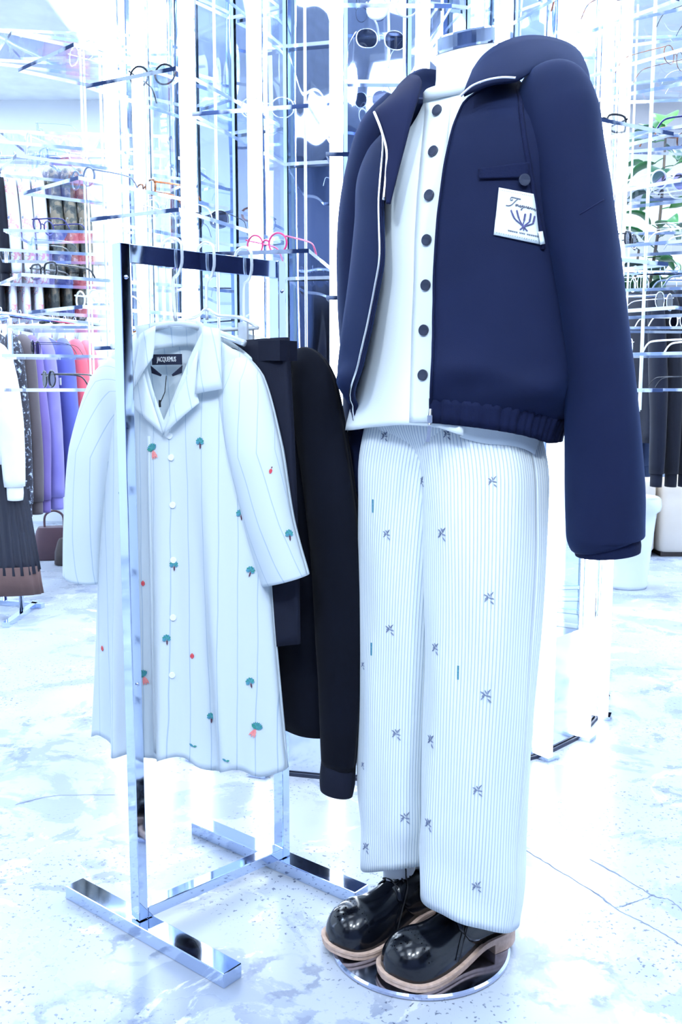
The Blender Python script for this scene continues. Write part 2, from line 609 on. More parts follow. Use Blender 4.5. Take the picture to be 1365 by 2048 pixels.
def floor_mat():
    m, nt, b, out = new_mat('worn_concrete')
    N, L = nt.nodes.new, nt.links.new
    tc = N('ShaderNodeTexCoord')

    def noise(scale, detail=4, rough=0.55, dist=0.0):
        n = N('ShaderNodeTexNoise')
        n.inputs['Scale'].default_value = scale
        n.inputs['Detail'].default_value = detail
        n.inputs['Roughness'].default_value = rough
        n.inputs['Distortion'].default_value = dist
        L(tc.outputs['Object'], n.inputs['Vector'])
        return n.outputs['Fac']

    def rng(v, a, b_, c=0.0, d=1.0):
        r = N('ShaderNodeMapRange')
        r.inputs['From Min'].default_value = a
        r.inputs['From Max'].default_value = b_
        r.inputs['To Min'].default_value = c
        r.inputs['To Max'].default_value = d
        L(v, r.inputs['Value'])
        return r.outputs['Result']

    def math2(op, a, b_):
        mm = N('ShaderNodeMath')
        mm.operation = op
        for i, x in enumerate((a, b_)):
            if isinstance(x, (int, float)):
                mm.inputs[i].default_value = x
            else:
                L(x, mm.inputs[i])
        return mm.outputs[0]

    def mix(fac, a, b_):
        mx = N('ShaderNodeMix')
        mx.data_type = 'RGBA'
        L(fac, mx.inputs['Factor'])
        for key, x in (('A', a), ('B', b_)):
            if isinstance(x, tuple):
                mx.inputs[key].default_value = (*x, 1)
            else:
                L(x, mx.inputs[key])
        return mx.outputs['Result']

    c = mix(rng(noise(0.8), 0.35, 0.65), (0.34, 0.39, 0.495), (0.49, 0.535, 0.625))
    # worn screed patches with ragged edges
    patch = rng(noise(2.6, 9, 0.62, 0.6), 0.535, 0.555)
    c = mix(math2('MULTIPLY', patch, 0.45), c, (0.17, 0.22, 0.34))
    pale = rng(noise(3.3, 8, 0.6, 1.2), 0.60, 0.615)
    c = mix(math2('MULTIPLY', pale, 0.8), c, (0.62, 0.66, 0.72))
    ragged = math2('MULTIPLY', rng(noise(9, 10, 0.68, 0.4), 0.56, 0.58), rng(noise(1.3, 3), 0.46, 0.56))
    c = mix(math2('MULTIPLY', ragged, 0.65), c, (0.13, 0.17, 0.28))
    # dark grit inside some zones
    grit = math2('MULTIPLY', rng(noise(95, 2), 0.62, 0.66), rng(noise(1.9, 3), 0.44, 0.54))
    c = mix(math2('MULTIPLY', grit, 0.8), c, (0.05, 0.07, 0.13))
    fleck = rng(noise(34, 3), 0.695, 0.715)
    c = mix(math2('MULTIPLY', fleck, 0.7), c, (0.24, 0.30, 0.42))
    # three ring-shaped scars where bolts were cut out
    for px, py, rad in ((562, 1952, 0.062), (170, 2047, 0.09), (1145, 1965, 0.085), (395, 1770, 0.045), (275, 1895, 0.05)):
        g = ground(px, py)
        vm = N('ShaderNodeVectorMath')
        vm.operation = 'DISTANCE'
        vm.inputs[1].default_value = (g.x, g.y, 0)
        L(tc.outputs['Object'], vm.inputs[0])
        d = math2('ADD', vm.outputs['Value'], math2('MULTIPLY', math2('SUBTRACT', noise(26, 4), 0.5), rad * 1.7))
        ring = math2('SUBTRACT', 1.0, rng(math2('ABSOLUTE', math2('SUBTRACT', d, rad), 0), rad * 0.10, rad * 0.22))
        c = mix(math2('MULTIPLY', math2('MULTIPLY', ring, rng(noise(13, 5), 0.42, 0.58)), 0.7), c, (0.14, 0.18, 0.28))
    L(c, b.inputs['Base Color'])
    L(rng(noise(3.0, 5), 0.3, 0.7, 0.20, 0.45), b.inputs['Roughness'])
    bp = N('ShaderNodeBump')
    bp.inputs['Strength'].default_value = 0.25
    bp.inputs['Distance'].default_value = 0.003
    L(noise(14, 6), bp.inputs['Height'])
    L(bp.outputs['Normal'], b.inputs['Normal'])
    return m


M_FLOOR = floor_mat()
M_WALL = noise_mat('white_plaster', (0.80, 0.85, 0.90), (0.76, 0.81, 0.88), 0.8, scale=2)
M_WALLR = noise_mat('grey_concrete_wall', (0.62, 0.60, 0.62), (0.52, 0.51, 0.54), 0.85, scale=1.5, detail=6)
M_WALLREAR = noise_mat('slate_paint', (0.20, 0.26, 0.42), (0.14, 0.19, 0.34), 0.7, scale=1.2)
M_CEIL = noise_mat('ceiling_paint', (0.80, 0.85, 0.92), None, 0.9)

mb = MB().box(((RX0 + RX1) / 2, (RY0 + RY1) / 2, -0.05), (RX1 - RX0, RY1 - RY0, 0.1))
fl = mb.build('floor', M_FLOOR)
tag(fl, 'pale worn concrete floor with stains and cracks', kind='structure')
for i, (nm, c, s, m) in enumerate((
        ('wall_back', ((RX0 + 0.7) / 2, RY1 + 0.05, RZ / 2), (0.7 - RX0, 0.1, RZ), M_WALL),
        ('wall_back_right', ((RX1 + 0.7) / 2, RY1 + 0.05, RZ / 2), (RX1 - 0.7, 0.1, RZ), M_WALLR),
        ('wall_left', (RX0 - 0.05, (RY0 + RY1) / 2, RZ / 2), (0.1, RY1 - RY0, RZ), M_WALL),
        ('wall_right', (RX1 + 0.05, (RY0 + RY1) / 2, RZ / 2), (0.1, RY1 - RY0, RZ), M_WALL),
        ('wall_rear', ((RX0 + RX1) / 2, RY0 - 0.05, RZ / 2), (RX1 - RX0, 0.1, RZ), M_WALLREAR),
        ('ceiling', ((RX0 + RX1) / 2, (RY0 + RY1) / 2, RZ + 0.05), (RX1 - RX0, RY1 - RY0, 0.1), M_CEIL))):
    tag(MB().box(c, s).build(nm, m), kind='structure')

# cracks in the screed
M_CRACK = noise_mat('crack_dark', (0.10, 0.12, 0.20), (0.20, 0.24, 0.34), 0.9, scale=20)
for pts in ([(1040, 1693), (1113, 1738), (1190, 1785), (1240, 1822), (1310, 1857), (1372, 1897)],
            [(1180, 1718), (1250, 1757), (1307, 1791), (1340, 1800), (1372, 1828)],
            [(1240, 1814), (1275, 1803), (1307, 1791)],
            [(30, 1610), (110, 1592), (230, 1590)]):
    P = spline([ground(*p) for p in pts], 10)
    rows = []
    for i, p in enumerate(P):
        t = (P[min(i + 1, len(P) - 1)] - P[max(i - 1, 0)]).normalized()
        n_ = Vector((-t.y, t.x, 0))
        w = 0.0008 + 0.0022 * random.random() * (0.5 + 0.5 * math.sin(i * 0.35)) ** 2
        j = n_ * random.uniform(-0.002, 0.002)
        rows.append([p + j - n_ * w + Vector((0, 0, 0.0006)), p + j + n_ * w + Vector((0, 0, 0.0006))])
    MB().grid(rows).build('crack', M_CRACK, fl)

# ceiling light panels: the room's main light
k = 0
for iy, y in enumerate((-1.9, 0.1, 2.1, 4.1, 6.1)):
    for ix, x in enumerate((-3.0, -1.0, 1.0, 3.0)):
        t = thing('ceiling_light', f'flat square white ceiling light, {ORD[iy]} row from the entrance, {ORD[ix]} across', 'ceiling light', (x, y, RZ), group='ceiling light panels')
        MB().box((0, 0, -0.02), (1.24, 1.24, 0.04)).build('frame', M_CEIL, t)
        MB().box((0, 0, -0.045), (1.16, 1.16, 0.01)).build('diffuser', M_PANELB if y > 3.5 else M_PANEL, t)

# unseen spots added overhead for front fill light, aimed at the display
FILL_W = 75
for nm_, p, aim in (('over the entrance, aimed at the mannequin', (0.9, -0.5, 2.95), (0.2, 1.7, 1.0)), ('over the entrance, aimed at the rack', (-0.9, -0.4, 2.95), (-0.3, 1.85, 0.8)),
               ('in the middle of the row', (0.0, -0.9, 2.95), (0.0, 1.8, 0.4))):
    t = thing('added_fill_spot', 'added front-fill lamp in a white can on the ceiling ' + nm_, 'added_fill_spot', p, group='added fill lamps')
    d = (Vector(aim) - Vector(p)).normalized()
    MB().tube([(0, 0, RZ - p[2]), (0, 0, 0.03)], 0.012, 8).build('stem', M_CEIL, t)
    MB().tube([-d * 0.10, d * 0.08], 0.07, 20, caps=False).build('can', M_CEIL, t)
    ld = bpy.data.lights.new('fill_beam', 'SPOT')
    ld.energy = FILL_W
    ld.color = (0.80, 0.91, 1.0)
    ld.shadow_soft_size = 0.12
    ld.spot_size = math.radians(75)
    ld.spot_blend = 0.8
    lo_ = bpy.data.objects.new('fill_beam', ld)
    col.objects.link(lo_)
    lo_.parent = t
    lo_.location = d * 0.09
    lo_.rotation_euler = d.to_track_quat('-Z', 'Y').to_euler()

# ================================================================== DISPLAY COLUMN
FC = Vector((0.08, 3.29, 0))
FIN0, STEP = 188.5, 15.0
dc = thing('display_column', 'round mirrored display column with white light tubes and clear eyewear shelves', 'display stand', FC)


def pol(r, deg, z=0.0):
    a = math.radians(deg)
    return Vector((r * math.cos(a), r * math.sin(a), z))


def facet(r, deg0, deg1, z0, z1, th):
    """flat upright panel between two angles"""
    a, b = pol(r, deg0), pol(r, deg1)
    nrm = (a + b).normalized()
    v = [a + Vector((0, 0, z0)), b + Vector((0, 0, z0)), b + Vector((0, 0, z1)), a + Vector((0, 0, z1))]
    return MB().poly(v, -nrm, th)


for k in range(24):
    d0 = FIN0 + k * STEP
    facet(0.635, d0 + 0.12, d0 + STEP - 0.12, 0.335, 3.1, 0.008).build('mirror_panel', M_MIRROR, dc)
    facet(0.80, d0 + 0.08, d0 + STEP - 0.08, 0.004, 0.33, 0.008).build('base_panel', M_BASE_METAL, dc)
mb = MB()
mb.add([pol(0.80, FIN0 + k * STEP, z) for z in (0.33, 0.338) for k in range(24)],
       [tuple(range(24))[::-1], tuple(range(24, 48))] + [(k, (k + 1) % 24, 24 + (k + 1) % 24, 24 + k) for k in range(24)])
mb.build('base_top', M_BASE_METAL, dc)
mb = MB()
mb.add([pol(0.806, FIN0 + k * STEP, z) for z in (0.0, 0.010) for k in range(24)],
       [(k, (k + 1) % 24, 24 + (k + 1) % 24, 24 + k) for k in range(24)])
solid(mb.build('floor_seal', noise_mat('dark_seal', (0.03, 0.04, 0.08), None, 0.6), dc), 0.006)
M_DARKBAND = noise_mat('dark_band', (0.05, 0.07, 0.15), None, 0.25, metal=0.6)
mb = MB()
mb.add([pol(0.645, FIN0 + k * STEP, z) for z in (0.40, 0.47) for k in range(24)],
       [(k, (k + 1) % 24, 24 + (k + 1) % 24, 24 + k) for k in range(24)])
solid(mb.build('dark_band', M_DARKBAND, dc), 0.004)
mb = MB()
mb.add([pol(0.815, FIN0 + k * STEP, z) for z in (3.08, 3.2) for k in range(24)],
       [tuple(range(24))[::-1], tuple(range(24, 48))] + [(k, (k + 1) % 24, 24 + (k + 1) % 24, 24 + k) for k in range(24)])
mb.build('top_ring', M_BASE_METAL, dc)

tube_me = MB().tube([(0, 0, 0.012), (0, 0, 3.08)], 0.016, 10).mesh('light_tube')
sock_me = MB().box((0, 0, 0.006), (0.05, 0.05, 0.012)).box((-0.022, 0, 1.55), (0.006, 0.03, 3.06)).mesh('tube_channel')
fin_me = MB().poly([(0.64, 0, 0.345), (0.785, 0, 0.345), (0.785, 0, 3.08), (0.64, 0, 3.08)], (0, 1, 0), 0.010)
fin_me.mi = [0, 0] + [1] * 4
M_PALEEDGE = noise_mat('glass_pale_edge', (0.55, 0.74, 0.86), (0.70, 0.84, 0.92), 0.15, spec=0.8)
fin_me0 = fin_me
for k in range(-1, 13):
    d = FIN0 + k * STEP
    for nm, me, mt in (('light_tube', tube_me, M_TUBE), ('tube_channel', sock_me, M_CHROME)):
        o = obj(nm, me, dc, mt, nm == 'light_tube')
        o.location = pol(0.818, d)
        o.rotation_euler = (0, 0, math.radians(d))
    o = obj('glass_fin', fin_me0.mesh('glass_fin'), dc, [M_GLASS, M_TEAL if k >= 10 else M_PALEEDGE], False)
    o.rotation_euler = (0, 0, math.radians(d))

# clear shelves that stand out from the column
SH_IN, SH_OUT, SH_W, SH_T = 0.645, 1.15, 0.265, 0.009
sm = MB().poly([(SH_IN, -SH_W * 0.30, 0), (0.80, -SH_W * 0.36, 0), (SH_OUT, -SH_W / 2, 0), (SH_OUT, SH_W / 2, 0), (0.80, SH_W * 0.36, 0), (SH_IN, SH_W * 0.30, 0)], (0, 0, 1), SH_T)
sm.mi = [0, 0, 2, 2, 1, 2, 2, 2]
shelf_me = sm.mesh('shelf')
lip = MB().poly([(0, -SH_W / 2, 0), (0, SH_W / 2, 0), (0, SH_W / 2, 0.016), (0, -SH_W / 2, 0.016)], (1, 0, 0), 0.004)
lip_me = lip.mesh('shelf_lip')
rod_me = MB().tube([(0, 0, 0.98), (0, 0, 2.3)], 0.0035, 6).mesh('support_rod')
M_ROD = noise_mat('white_rod', (0.85, 0.9, 0.95), None, 0.3)
SHELVES = []
for i in range(0, 13):
    d = 181 + i * STEP
    z0 = {1: 1.04, 2: 1.14, 0: 1.24}[(i * 2) % 3]
    o = obj('support_rod', rod_me, dc, M_ROD)
    o.location = pol(0.90, d + 3.4)
    for lv in range(4):
        z = z0 + 0.30 * lv
        s = obj('shelf', shelf_me, dc, [M_ACRYL, M_ACEDGE, M_ACSIDE], False)
        s.location = (0, 0, z)
        s.rotation_euler = (0, 0, math.radians(d))
        SHELVES.append((i, lv, d, z + SH_T))

# ================================================================== CLOTHES RACK
RA = Vector((-0.392, 1.762, 0))
RB = Vector((-0.130, 2.015, 0))
R_DIR = (RB - RA).normalized()
R_SIDE = Vector((R_DIR.y, -R_DIR.x, 0))          # towards the right and the camera
RH = 1.305
rack = thing('garment_rack', 'square-tube chrome garment rack with two flat feet', 'clothes rack', RA)
PW, PT = 0.020, 0.030
loc = lambda p: Vector(p) - RA


def rack_bar(name, a, b, w, h, up=(0, 0, 1)):
    return bevel(MB().bar(loc(a), loc(b), w, h, up).build(name, M_CHROME, rack), 0.0015)


for P in (RA, RB):
    rack_bar('post', P + Vector((0, 0, 0.030)), P + Vector((0, 0, RH)), PT, PW, R_DIR)
rack_bar('top_rail', RA + R_DIR * 0.01 + Vector((0, 0, RH - 0.017)), RB - R_DIR * 0.01 + Vector((0, 0, RH - 0.017)), PW, 0.034)
rack_bar('lower_rail', RA + R_DIR * 0.01 + Vector((0, 0, 0.040)), RB - R_DIR * 0.01 + Vector((0, 0, 0.040)), PT, 0.022)
fdir = Vector((0.768, -0.640, 0))
for P, a, b in ((RA, 0.215, 0.260), (RB, 0.275, 0.225)):
    rack_bar('foot', P - fdir * a + Vector((0, 0, 0.014)), P + fdir * b + Vector((0, 0, 0.014)), 0.044, 0.028)
for P in (RA, RB):
    for z in (RH - 0.06, 0.5):
        MB().ball(loc(P + Vector((0, 0, z)) + R_SIDE * 0.0155), (0.004, 0.004, 0.004), 8, 4).build('screw', M_STEEL, rack, True)


def rail_point(px):
    """point on top of the top rail that shows at image column px"""
    best = min(range(0, 401), key=lambda i: abs(proj(RA.lerp(RB, i / 400) + Vector((0, 0, RH)))[0] - px))
    return RA.lerp(RB, best / 400) + Vector((0, 0, RH))


def hook_pts(n=9, r=0.017, drop=0.10):
    """hanger hook in the local XZ plane; the rail passes under the crook at z=0"""
    pts = [(-0.020, 0, -0.016), (-0.021, 0, -0.004)]
    for k in range(n):
        a = math.pi - math.pi * k / (n - 1)
        pts.append((0.021 * math.cos(a), 0, 0.004 + 0.016 * math.sin(a)))
    pts += [(0.021, 0, -0.025), (0.012, 0, -0.045), (0.0, 0, -0.060), (0, 0, -drop)]
    return pts


# ------------------------------------------------------------------ cloth generators
def pillow(mb, hw, hem, top_f, top_b, thick, ns=41, nz=40, folds=(), zlist=None, mi=0):
    """two cloth sheets that meet at the sides. local X = across, Y = front (-Y is front), Z = up"""
    for side in (-1, 1):
        rows, uvs = [], []
        for j in range(nz + 1):
            v = j / nz
            row, uvr = [], []
            for i in range(ns + 1):
                u = -1 + 2 * i / ns
                uu = math.sin(u * math.pi / 2) * 0.5 + u * 0.5
                zt = (top_f if side < 0 else top_b)(uu)
                zh = hem(uu)
                z = zh + (zt - zh) * v
                x = uu * hw(z, uu)
                prof = max(0.0, 1 - uu * uu) ** 0.5
                d = thick(z) * prof
                for (amp, k, ph, z0, z1) in folds:
                    w = min(1, max(0, (z1 - z) / (z1 - z0)))
                    d += amp * w * math.sin(k * uu + ph + z * 2.0 + (1.7 if side > 0 else 0)) * prof
                row.append(Vector((x, side * d, z)))
                uvr.append((x + (0.5 if side > 0 else 0), z))
            rows.append(row)
            uvs.append(uvr)
        mb.grid(rows, uv=uvs, flip=side > 0, mi=mi)
    return mb


def sleeve(mb, path, ra, rb, n=28, per=10, folds=0.0, axis=(0, 1, 0), uv0=0.0, mi=0, seed=0.0):
    """soft tube along path; ra = half-width across, rb = half-thickness along axis"""
    P = spline(path, per)
    m = len(P)
    rows, uvs = [], []
    L = 0.0
    ax = Vector(axis).normalized()
    for i, p in enumerate(P):
        t = (P[min(i + 1, m - 1)] - P[max(i - 1, 0)]).normalized()
        a_ = t.cross(ax).normalized()
        b_ = a_.cross(t).normalized()
        q = i / (m - 1) * (len(ra) - 1)
        k = min(int(q), len(ra) - 2)
        A = ra[k] + (ra[k + 1] - ra[k]) * (q - k)
        B = rb[k] + (rb[k + 1] - rb[k]) * (q - k)
        if i:
            L += (p - P[i - 1]).length
        row, uvr = [], []
        for j in range(n + 1):
            an = 2 * math.pi * j / n
            f = 1 + folds * (math.sin(an * 3 + L * 9 + seed) * 0.5 + math.sin(an * 2 - L * 14 + seed * 2) * 0.5)
            row.append(p + a_ * (math.cos(an) * A * f) + b_ * (math.sin(an) * B * f))
            uvr.append((uv0 + an * (A + B) / 2, L))
        rows.append(row)
        uvs.append(uvr)
    mb.grid(rows, uv=uvs, mi=mi)
    return rows


def to_world(root, p):
    return root.matrix_basis @ Vector(p)


# ------------------------------------------------------------------ striped shirt on the rack
SA = math.radians(25)
S0 = Vector((-0.31, 1.84, 0))
SU = Vector((math.cos(SA), -math.sin(SA), 0))
S_MID = S0
shirt = thing('short_sleeved_shirt', 'white pinstriped short-sleeved shirt with embroidered vegetables on the chrome rack', 'shirt', S0, -SA)


def sp(px, py, off=0.0):
    """pixel -> (across, height) on the shirt's own hanging plane, or one off metres behind it"""
    r = ray(px, py)
    S0 = S_MID + Vector((math.sin(SA), math.cos(SA), 0)) * off
    # S0 + s*SU = t*r
    det = r.x * (-SU.y) - (-SU.x) * r.y
    t = (S0.x * (-SU.y) - (-SU.x) * S0.y) / det
    s = (r.x * S0.y - r.y * S0.x) / det
    return s, CAM_H + t * r.z


def shirt_hw(z, u):
    a = smooth(z, [(0.30, 0.232), (0.6, 0.205), (0.85, 0.188), (0.98, 0.176), (1.08, 0.166), (1.17, 0.150)])
    return a


neckl = lambda u: 1 - min(1, abs(u) / 0.47)
shoulder = lambda u: 1.165 - 0.10 * max(0, abs(u) - 0.30) ** 1.3
top_f = lambda u: shoulder(u) - 0.175 * neckl(u)
top_b = lambda u: shoulder(u) - 0.018 * neckl(u) ** 0.6
hem = lambda u: 0.334 + 0.012 * math.cos(u * 7) * (1 - abs(u)) + 0.008 * math.sin(u * 13)
sthick = lambda z: smooth(z, [(0.3, 0.060), (0.7, 0.052), (1.0, 0.045), (1.12, 0.030), (1.17, 0.014)])
mb = MB()
pillow(mb, shirt_hw, hem, top_f, top_b, sthick, 72, 60,
       folds=((0.016, 11, 0.4, 0.35, 1.05), (0.009, 23, 1.0, 0.32, 0.9), (0.010, 5, 2.0, 0.4, 1.1)))
# sleeves
sleeve(mb, [(0.095, 0, 1.098), (0.140, -0.005, 1.050), (0.176, -0.008, 0.930), (0.202, -0.005, 0.80), (0.230, 0, 0.700)],
       [0.030, 0.050, 0.053, 0.050, 0.047], [0.012, 0.034, 0.044, 0.042, 0.038], folds=0.06, seed=1)
sleeve(mb, [(-0.095, 0, 1.098), (-0.145, -0.005, 1.050), (-0.190, -0.008, 0.920), (-0.222, -0.005, 0.77), (-0.240, 0, 0.665)],
       [0.030, 0.052, 0.055, 0.050, 0.046], [0.012, 0.034, 0.044, 0.042, 0.038], folds=0.06, seed=2)
body = mb.build('body', M_SHIRT, shirt, True)
solid(body, 0.0012)
SB = BVHTree.FromPolygons([to_world(shirt, p) for p in mb.v], mb.f)


def front_y(s, z):
    u = max(-0.98, min(0.98, s / shirt_hw(z, 0)))
    return -(sthick(z) * (1 - u * u) ** 0.5)


def shirt_sheet(name, pix, lift, mat_, res=7, th=0.0016, curl=0.0):
    """sheet of cloth over a four-cornered patch of the shirt front (corner pixels: tl, tr, br, bl)"""
    c = [sp(p[0], p[1], -0.045 - lift) for p in pix]
    rows, uvs = [], []
    for j in range(res + 1):
        v = j / res
        row, uvr = [], []
        for i in range(res + 1):
            u = i / res
            s = (c[0][0] * (1 - u) + c[1][0] * u) * (1 - v) + (c[3][0] * (1 - u) + c[2][0] * u) * v
            z = (c[0][1] * (1 - u) + c[1][1] * u) * (1 - v) + (c[3][1] * (1 - u) + c[2][1] * u) * v
            y = front_y(s, min(z, 1.13)) - lift - curl * math.sin(u * math.pi) - 0.004 * v
            row.append(Vector((s, y, z)))
            uvr.append((s * 0.94 + z * 0.25, z))
        rows.append(row)
        uvs.append(uvr)
    m_ = MB().grid(rows, uv=uvs)
    return solid(m_.build(name, mat_, shirt, True), th)


# camp collar: two leaves, two lapels and the stand at the nape
shirt_sheet('collar_leaf', [(392, 652), (424, 655), (436, 778), (388, 788)], 0.016, M_SHIRT, curl=0.004)
shirt_sheet('collar_leaf', [(268, 668), (300, 650), (300, 715), (262, 790)], 0.014, M_SHIRT, curl=0.004)
shirt_sheet('lapel', [(386, 700), (390, 786), (397, 806), (328, 872)], 0.010, M_SHIRT, curl=0.003)
shirt_sheet('lapel', [(262, 775), (282, 745), (330, 868), (262, 808)], 0.010, M_SHIRT, curl=0.003)
# nape: inner back panel with the neck stand
rows, uvs = [], []
for j in range(6):
    v = j / 5
    row, uvr = [], []
    for i in range(17):
        u = -1 + i / 8
        row.append(Vector((u * (0.070 + 0.006 * v), 0.022 - 0.040 * (u * u) - 0.006 * v, 1.128 + 0.050 * v - 0.012 * u * u)))
        uvr.append((u * 0.075, v * 0.05))
    rows.append(row)
    uvs.append(uvr)
solid(MB().grid(rows, uv=uvs).build('collar_stand', M_SHIRT, shirt, True), 0.002)
# neck label with its woven name
s0, z0 = sp(334, 719, 0.012)
lbl = MB().box((s0, 0.012, z0), (0.068, 0.002, 0.020)).build('neck_label', M_LABEL, shirt)
s1, z1 = sp(334, 742, 0.011)
for sgn in (-1, 1):
    MB().poly([(s1 + sgn * 0.036, 0.011, z1 + 0.010), (s1 + sgn * 0.012, 0.011, z1 - 0.007), (s1 + sgn * 0.014, 0.011, z1 - 0.010), (s1 + sgn * 0.034, 0.011, z1 - 0.004)], (0, -1, 0), 0.002).build('size_label', M_LABEL, shirt)
tm = text_mesh('JACQUEMUS', 0.0098)
o = obj('label_lettering', tm, lbl, M_LETTER, False)
o.location = (s0, 0.0106, z0)
o.rotation_euler = (math.pi / 2, 0, 0)
o.scale = (0.80, 1.35, 1)
# swing-tag string and its little barrel
mb = MB()
mb.tube([(s1, 0.009, z1 - 0.009), (s1 + 0.002, 0.000, z1 - 0.04), (s1 + 0.004, -0.020, z1 - 0.062)], 0.0009, 6)
mb.tube([(s1 + 0.004, -0.020, z1 - 0.055), (s1 + 0.005, -0.021, z1 - 0.068)], 0.0022, 6)
mb.build('tag_string', M_LACE, shirt)
# front placket edge, chest pocket and buttons
sA, zA = sp(330, 870)
pk = []
for j in range(30):
    z = zA - (zA - 0.345) * j / 29
    h_ = SB.ray_cast(to_world(shirt, (sA + 0.004, -0.3, z)), SU.cross(Vector((0, 0, 1))) * -1)
    pk.append(z)
solid_rows = []
for z in pk:
    y = front_y(sA, z)
    row = []
    for ds in (0, 0.004, 0.008):
        hh = SB.ray_cast(to_world(shirt, (sA - 0.006 + ds, -0.3, z)), Vector((math.sin(SA), math.cos(SA), 0)))
        p = shirt.matrix_basis.inverted() @ hh[0] if hh[0] else Vector((sA, y, z))
        row.append(p + Vector((0, -0.0015, 0)))
    solid_rows.append(row)
solid(MB().grid(solid_rows).build('placket_edge', M_SHIRT, shirt, True), 0.001)
M_PEARL = noise_mat('pearl_button', (0.82, 0.88, 0.92), None, 0.25)
btn = MB().tube([(0, 0, 0), (0, 0, 0.0022)], [0.0062, 0.0055], 16)
btn_me = btn.mesh('button')
for px, py in ((340, 872), (343, 915), (346, 1010), (347, 1120), (346, 1235), (344, 1350)):
    h_ = hit(SB, px, py, 0.0012)
    if h_:
        o = obj('button', btn_me, shirt, M_PEARL, False)
        o.matrix_basis = shirt.matrix_basis.inverted() @ frame_at(*h_)


def leaf(mb, x, y, a, l, w, mi):
    c, s = math.cos(a), math.sin(a)
    pts = []
    for t, k in ((0, 0), (0.3, 1), (0.7, 0.9), (1, 0), (0.7, -0.9), (0.3, -1)):
        lx, ly = t * l, k * w
        pts.append((x + lx * c - ly * s, y + lx * s + ly * c, 0))
    mb.poly(pts, (0, 0, 1), 0.0010 + 0.000012 * len(mb.f), mi)


def motif(kind):
    mb = MB()
    if kind == 'carrots':
        for a in (-2.1, -1.75, -1.4):
            leaf(mb, 0, -0.001, a, 0.017, 0.0022, 1)
        for i in range(8):
            leaf(mb, 0, 0, 0.5 + i * 0.3, 0.013, 0.003, 0 if i % 2 else 2)
    elif kind == 'broccoli':
        for i in range(7):
            leaf(mb, -0.001, 0.002, -0.3 + i * 0.62, 0.0085, 0.0032, 0 if i % 2 else 2)
        leaf(mb, 0, 0, -1.6, 0.011, 0.0014, 3)
    elif kind == 'radish':
        leaf(mb, 0, -0.005, math.pi / 2, 0.011, 0.0038, 1)
    elif kind == 'bean':
        leaf(mb, 0, 0.006, -1.2, 0.010, 0.0018, 2)
        leaf(mb, 0.003, -0.002, -0.5, 0.008, 0.0016, 0)
    elif kind == 'chilli':
        leaf(mb, 0, 0, -2.1, 0.010, 0.0028, 1)
        leaf(mb, 0, 0, 1.0, 0.004, 0.001, 3)
    return mb.mesh('embroidered_' + kind)


EM = {k: motif(k) for k in ('carrots', 'broccoli', 'radish', 'bean', 'chilli')}
for kind, px, py, spin in (('carrots', 307, 900, 0.5), ('broccoli', 402, 886, 0), ('broccoli', 483, 1029, 0.1), ('broccoli', 579, 1070, 0),
                           ('broccoli', 349, 1131, 0), ('radish', 287, 1167, 0), ('radish', 385, 1312, 0), ('broccoli', 334, 1279, 0),
                           ('broccoli', 424, 1435, 0), ('carrots', 288, 1352, 0.5), ('carrots', 512, 1457, -0.4), ('radish', 206, 1297, 0.2),
                           ('bean', 173, 1226, 0), ('broccoli', 502, 1143, -0.3), ('chilli', 543, 937, 0.2), ('chilli', 287, 700, 0),
                           ('carrots', 371, 668, -0.5), ('bean', 383, 1492, 0.6), ('broccoli', 502, 1365, 0.2), ('bean', 240, 990, 0.3),
                           ('bean', 450, 1522, 0.8)):
    h_ = hit(SB, px, py, 0.0012)
    if h_:
        o = obj('embroidered_' + kind, EM[kind], shirt, [M_EMB_G, M_EMB_R if kind != 'carrots' else M_EMB_P, M_EMB_B, M_EMB_N], False)
        o.matrix_basis = shirt.matrix_basis.inverted() @ frame_at(h_[0], h_[1], spin)

# its clear hanger
rp = rail_point(345)
hg = thing('clear_hanger', 'clear plastic hanger inside the striped shirt, nearest the front post', 'hanger', rp, math.atan2(-SU.y, -SU.x) + math.pi)
HZ = 1.165 - RH
off = hg.matrix_basis.inverted() @ (S0 + Vector((0, 0, 1.165)))
mb = MB().tube(spline(hook_pts(drop=0.1)[:-1] + [(off.x, off.y, off.z + 0.01)], 3), 0.003, 8)
mb.build('hook', M_HANGER, hg, True)
mb = MB()
mb.tube(spline([off + Vector((-0.15, 0, -0.035)), off + Vector((-0.07, 0, -0.008)), off + Vector((0, 0, 0.004)), off + Vector((0.07, 0, -0.008)), off + Vector((0.15, 0, -0.035))], 6), 0.006, 8)
mb.build('arms', M_HANGER, hg, True)

# ------------------------------------------------------------------ black garments behind it
BA = math.radians(36)
BU = Vector((math.cos(BA), -math.sin(BA), 0))


def flat_point(P0, U, px, py):
    r = ray(px, py)
    det = r.x * (-U.y) + U.x * r.y
    t = (P0.x * (-U.y) + U.x * P0.y) / det
    s = (r.x * P0.y - r.y * P0.x) / det
    return s, CAM_H + t * r.z


rp2 = rail_point(412)
rp3 = rail_point(487)


def clip_hanger(name, label, rp, ang):
    h = thing(name, label, 'hanger', rp, -ang)
    MB().tube(spline(hook_pts(drop=0.125), 3), 0.003, 8).build('hook', M_HANGER, h, True)
    mb = MB()
    mb.tube([(-0.13, 0, -0.145), (0.13, 0, -0.145)], 0.0035, 8)
    mb.tube(spline([(-0.13, 0, -0.145), (-0.09, 0, -0.125), (-0.03, 0, -0.118), (0, 0, -0.105), (0.03, 0, -0.118), (0.09, 0, -0.125), (0.13, 0, -0.145)], 4), 0.0035, 8)
    mb.build('arms', M_HANGER, h, True)
    for x in (-0.1, 0.1):
        MB().box((x, -0.008, -0.165), (0.022, 0.005, 0.062)).box((x, 0.008, -0.165), (0.022, 0.005, 0.062)).build('clip', M_HANGER, h)
    return h


